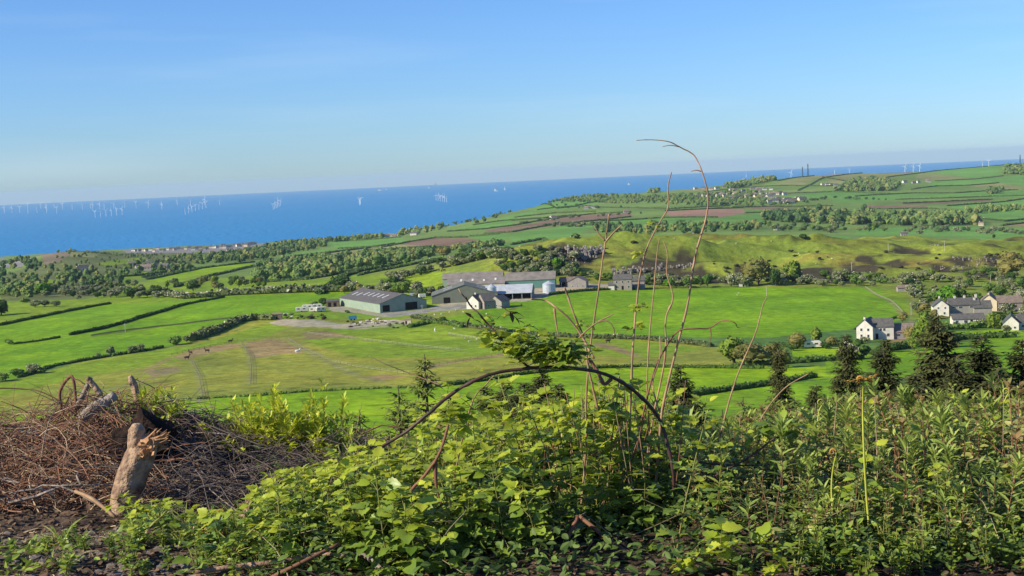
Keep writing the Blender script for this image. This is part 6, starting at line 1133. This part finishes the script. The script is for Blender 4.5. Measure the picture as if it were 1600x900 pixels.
C([(690, 603, 6.2), (640, 583, 6.2), (605, 570, 6.2), (575, 556, 6.2)], 1.8, .8, 'dry_cane', 'slender twig pointing up to the left above the lime field')
C([(640, 768, 5.9), (668, 738, 5.9), (688, 708, 5.9), (698, 680, 5.9), (699, 664, 5.9)], 4.5, 4, 'twig', 'stout reddish cane broken off left of the arch', side=[[(680, 720, 5.9), (682, 760, 5.9), (690, 790, 5.9)]])
r_ = rng(51)
for i in range(34):
    u = r_.normal() * 55 + 975; v0 = 790; vt = r_.uniform(585, 690); y = r_.uniform(6.2, 7.0); du = r_.normal() * 25
    cane('bare_cane', [(u, v0, y), (u + du * .5, (v0 + vt) / 2, y), (u + du, vt, y)], r_.uniform(1.3, 2.4), 1.1, ['dry_cane', 'straw', 'twig'][i % 3], 'short dry cane in the crowded base of the tall bare canes', 'cane', 'short dry canes under the tall ones')
for i in range(120):
    u = r_.uniform(420, 1640); y = r_.uniform(6.2, 9.0); vt = np.interp(u, VU, VL) - r_.uniform(-110, 25); du = r_.normal() * 18; v0 = vt + r_.uniform(70, 130)
    cane('dry_stalk', [(u, v0, y), (u + du * .4, (v0 + vt) / 2, y), (u + du, vt, y)], r_.uniform(.9, 2.2), .7, ['dry_cane', 'straw', 'twig'][i % 3], 'thin dry stalk sticking up through the leaves of the bank', 'stalk', 'dry stalks scattered over the bank')
for i in range(30):
    u = r_.uniform(-20, 560); y = r_.uniform(7.6, 9.0); vt = np.interp(u, [0, 100, 180, 300, 560], [640, 620, 625, 650, 660]) - r_.uniform(-20, 45); du = r_.normal() * 22; v0 = vt + r_.uniform(60, 120)
    cane('dry_stalk', [(u, v0, y), (u + du * .3, (v0 + vt) / 2, y), (u + du, vt, y)], r_.uniform(1.0, 1.8), .7, ['dry_cane', 'twig'][i % 2], 'thin dead stalk rising from the heap of brushwood', 'stalk', 'dead stalks in the brushwood')
cane('arching_stem', [(-30, 612, 8.0), (0, 607, 8.0), (35, 606, 8.0), (65, 613, 8.0), (100, 632, 8.0), (125, 650, 8.0)], 1.9, 1.6, 'twig', 'thin brown stem arching in from the left edge above the twig heap', 'stem')
cane('arching_stem', [(1065, 712, 6.4), (1100, 723, 6.4), (1150, 727, 6.4), (1205, 726, 6.4)], 3, 2, 'arch', 'dark low stem running right from the foot of the bramble arch', 'stem'); cane('arching_stem', [(1100, 760, 6.3), (1130, 738, 6.3), (1165, 715, 6.3), (1205, 688, 6.3), (1222, 680, 6.3)], 3, 2.4, 'arch', 'dark stem slanting up right to a shaded leaf cluster', 'stem')
# leaf sprays on the kinked cane and the shaded cluster
def spray(u, v, y, n, size, label, spread=10, newf=.6, name='leaf_spray', seed=0):
    r = rng(int(u) + seed); g = MB(); c = at(u, v, y)
    for k in range(n):
        a = r.uniform(0, 6.28); compound(g, r, c, (math.cos(a), math.sin(a) * .6, r.uniform(-.3, .9)), size * r.uniform(.7, 1.2), 1 if r.random() < newf else 0, 3)
    tag(g.build(name, [M['rasp'], M['rasp_new'], M['green_stem']], smooth=True), label, 'leaf spray', 'leaf sprays on canes')
spray(1002, 396, 6.5, 7, .030, 'small tuft of fresh leaves high on the kinked cane', 4, 1); spray(1023, 350, 6.5, 5, .022, 'tiny leaf tuft near the top of the kinked cane', 2, 1); spray(1000, 480, 6.5, 9, .032, 'pale green leaf spray half way up the kinked cane', 8, .8); spray(992, 512, 6.5, 10, .036, 'green leaf spray low on the kinked cane', 12, .7)
spray(1225, 672, 6.3, 16, .075, 'cluster of large leaves at the end of the dark slanting stem', 22, .15); spray(915, 510, 6.3, 5, .035, 'single lime leaf behind the stout broken cane', 4, 1); spray(740, 640, 6.0, 10, .07, 'bright bramble leaves rising left under the arch', 24, .7); spray(700, 660, 6.0, 9, .065, 'drooping bright bramble leaves at the left of the arch', 20, .8)
for i, (u, v) in enumerate([(920, 650), (950, 630), (895, 665), (965, 665), (1000, 690), (870, 690), (930, 690), (985, 640), (860, 650)]): spray(u, v, 6.3 + .05 * i, 9, .06, 'bright raspberry leaves crowding the base of the tall canes', 20, .55, seed=i)
for i, (u, v) in enumerate([(1092, 872), (1125, 858), (1170, 888), (1110, 885)]): spray(u, v, 5.35, 4, .105, 'large ribbed lime leaves on a young shoot at the bottom edge', 5, 1, seed=i)
for i, (u, v) in enumerate([(190, 785), (235, 805), (245, 790), (205, 800)]): spray(u, v, 6.6, 5, .045, 'fresh yellow green leaves at the foot of the broken log', 8, .9, seed=i)
# bracken croziers
def crozier(lst, r0, label, tip=True, frond=True):
    e = empty('bracken_crozier', (0, 0, 0), label=label, cat='bracken', group='young bracken croziers'); y = lst[0][2]; o, P = cane('stalk', lst, r0, r0 * .6, 'crozier', '', parent=e); c = P[-1]; s_ = px(y); t = np.linspace(0, 2.4 * math.pi, 16)
    g = MB(); rr = np.linspace(6, 1.2, 16) * s_; g.tube(c + np.stack([rr * np.cos(t) - 6 * s_, t * 0, rr * np.sin(t)], 1), np.linspace(r0 * .6, r0 * .3, 16) * s_, 5)
    if frond:
        r = rng(int(lst[0][0])); n = 60; a = r.uniform(0, 6.28, n); g.stamp(SMALL, frame(np.stack([np.cos(a), np.sin(a) * .5, r.uniform(-.3, .5, n)], 1)) * (8 * s_), c + r.normal(size=(n, 3)) * np.array([11, 3, 3]) * s_, 0)
    g.build('curled_tip', M['crozier_tip' if tip else 'crozier'], e, smooth=True)
crozier([(1357, 845, 5.7), (1354, 770, 5.7), (1351, 700, 5.7), (1349, 640, 5.7), (1346, 592, 5.7)], 3.6, 'tallest yellow green bracken stalk with orange drooping tip, right of centre')
crozier([(1303, 858, 5.75), (1301, 800, 5.75), (1300, 750, 5.75), (1308, 706, 5.75)], 3.2, 'yellow bracken stalk left of the tallest one', frond=False); crozier([(1306, 856, 5.74), (1308, 800, 5.74), (1313, 765, 5.74)], 2.6, 'shorter yellow stalk touching its taller left neighbour', False, False)
crozier([(1210, 795, 6.4), (1209, 755, 6.4), (1212, 722, 6.4)], 3, 'short yellow stalk under the cluster of large leaves', False, False); crozier([(1278, 672, 7.4), (1280, 645, 7.4), (1287, 628, 7.4)], 2.2, 'small curled crozier above the right bank, left of the tallest one', False, False)
crozier([(1567, 668, 7.4), (1570, 635, 7.4), (1577, 612, 7.4)], 2.4, 'small crozier against the spruces near the right edge', False, False); crozier([(1592, 852, 6.0), (1588, 815, 6.0), (1592, 796, 6.0), (1600, 790, 6.0)], 3, 'hooked brown crozier at the right edge', True, False); crozier([(353, 838, 6.2), (356, 815, 6.2), (352, 800, 6.2)], 1.8, 'small thin crozier at the left end of the raspberry leaves', True, False); crozier([(432, 812, 6.1), (437, 795, 6.1), (430, 782, 6.1)], 2.2, 'dark curled crozier among the left raspberry leaves', False, False)
# saplings behind the twig heap
SG_ = 'leafy saplings behind the twig heap'
for u, vt, h, w_, lb in [(215, 590, .55, .6, 'yellow green willow sapling left of the pale snag'), (240, 578, .6, .55, 'yellow green willow sapling right of the pale snag'), (258, 610, .5, .7, 'lower willow sapling at the right of the pair by the snag'), (385, 592, .62, .6, 'leafy sapling at the left of the bright group behind the brushwood'), (410, 584, .7, .6, 'leafy sapling second from left in the bright group'),
                         (432, 596, .6, .6, 'leafy sapling, middle of the bright group'), (462, 592, .65, .55, 'leafy sapling right of the middle of the bright group'), (485, 600, .6, .55, 'leafy sapling with thin crown next to the tallest shoot'), (508, 574, .75, .4, 'tall thin shoot at the right end of the bright group'), (370, 625, .5, .7, 'low leafy sapling at the left foot of the bright group'), (448, 628, .5, .9, 'low leafy bush filling the middle of the bright group')]:
    bush(u, vt, 8.15, h + .1, lb, kinds=YB, name='willow_sapling', cat='sapling', group=SG_, wide=w_ * 1.25)
for u, vt in [(300, 690), (330, 700), (285, 705)]: bush(u, vt, 8.0, .3, 'dark green ferny clump in the shade right of the root plate', kinds=FB, name='fern_clump', cat='fern', group='ferny clumps by the root plate', wide=.9)
for u, vt in [(715, 690), (770, 690), (820, 688), (660, 710), (600, 715), (850, 700)]: bush(u, vt, 9.2, .6, 'yellow green leafy bush at the back edge of the bank', kinds=YB, name='leafy_bush', cat='bush', group='leafy bushes at the back edge of the bank', wide=1.0)
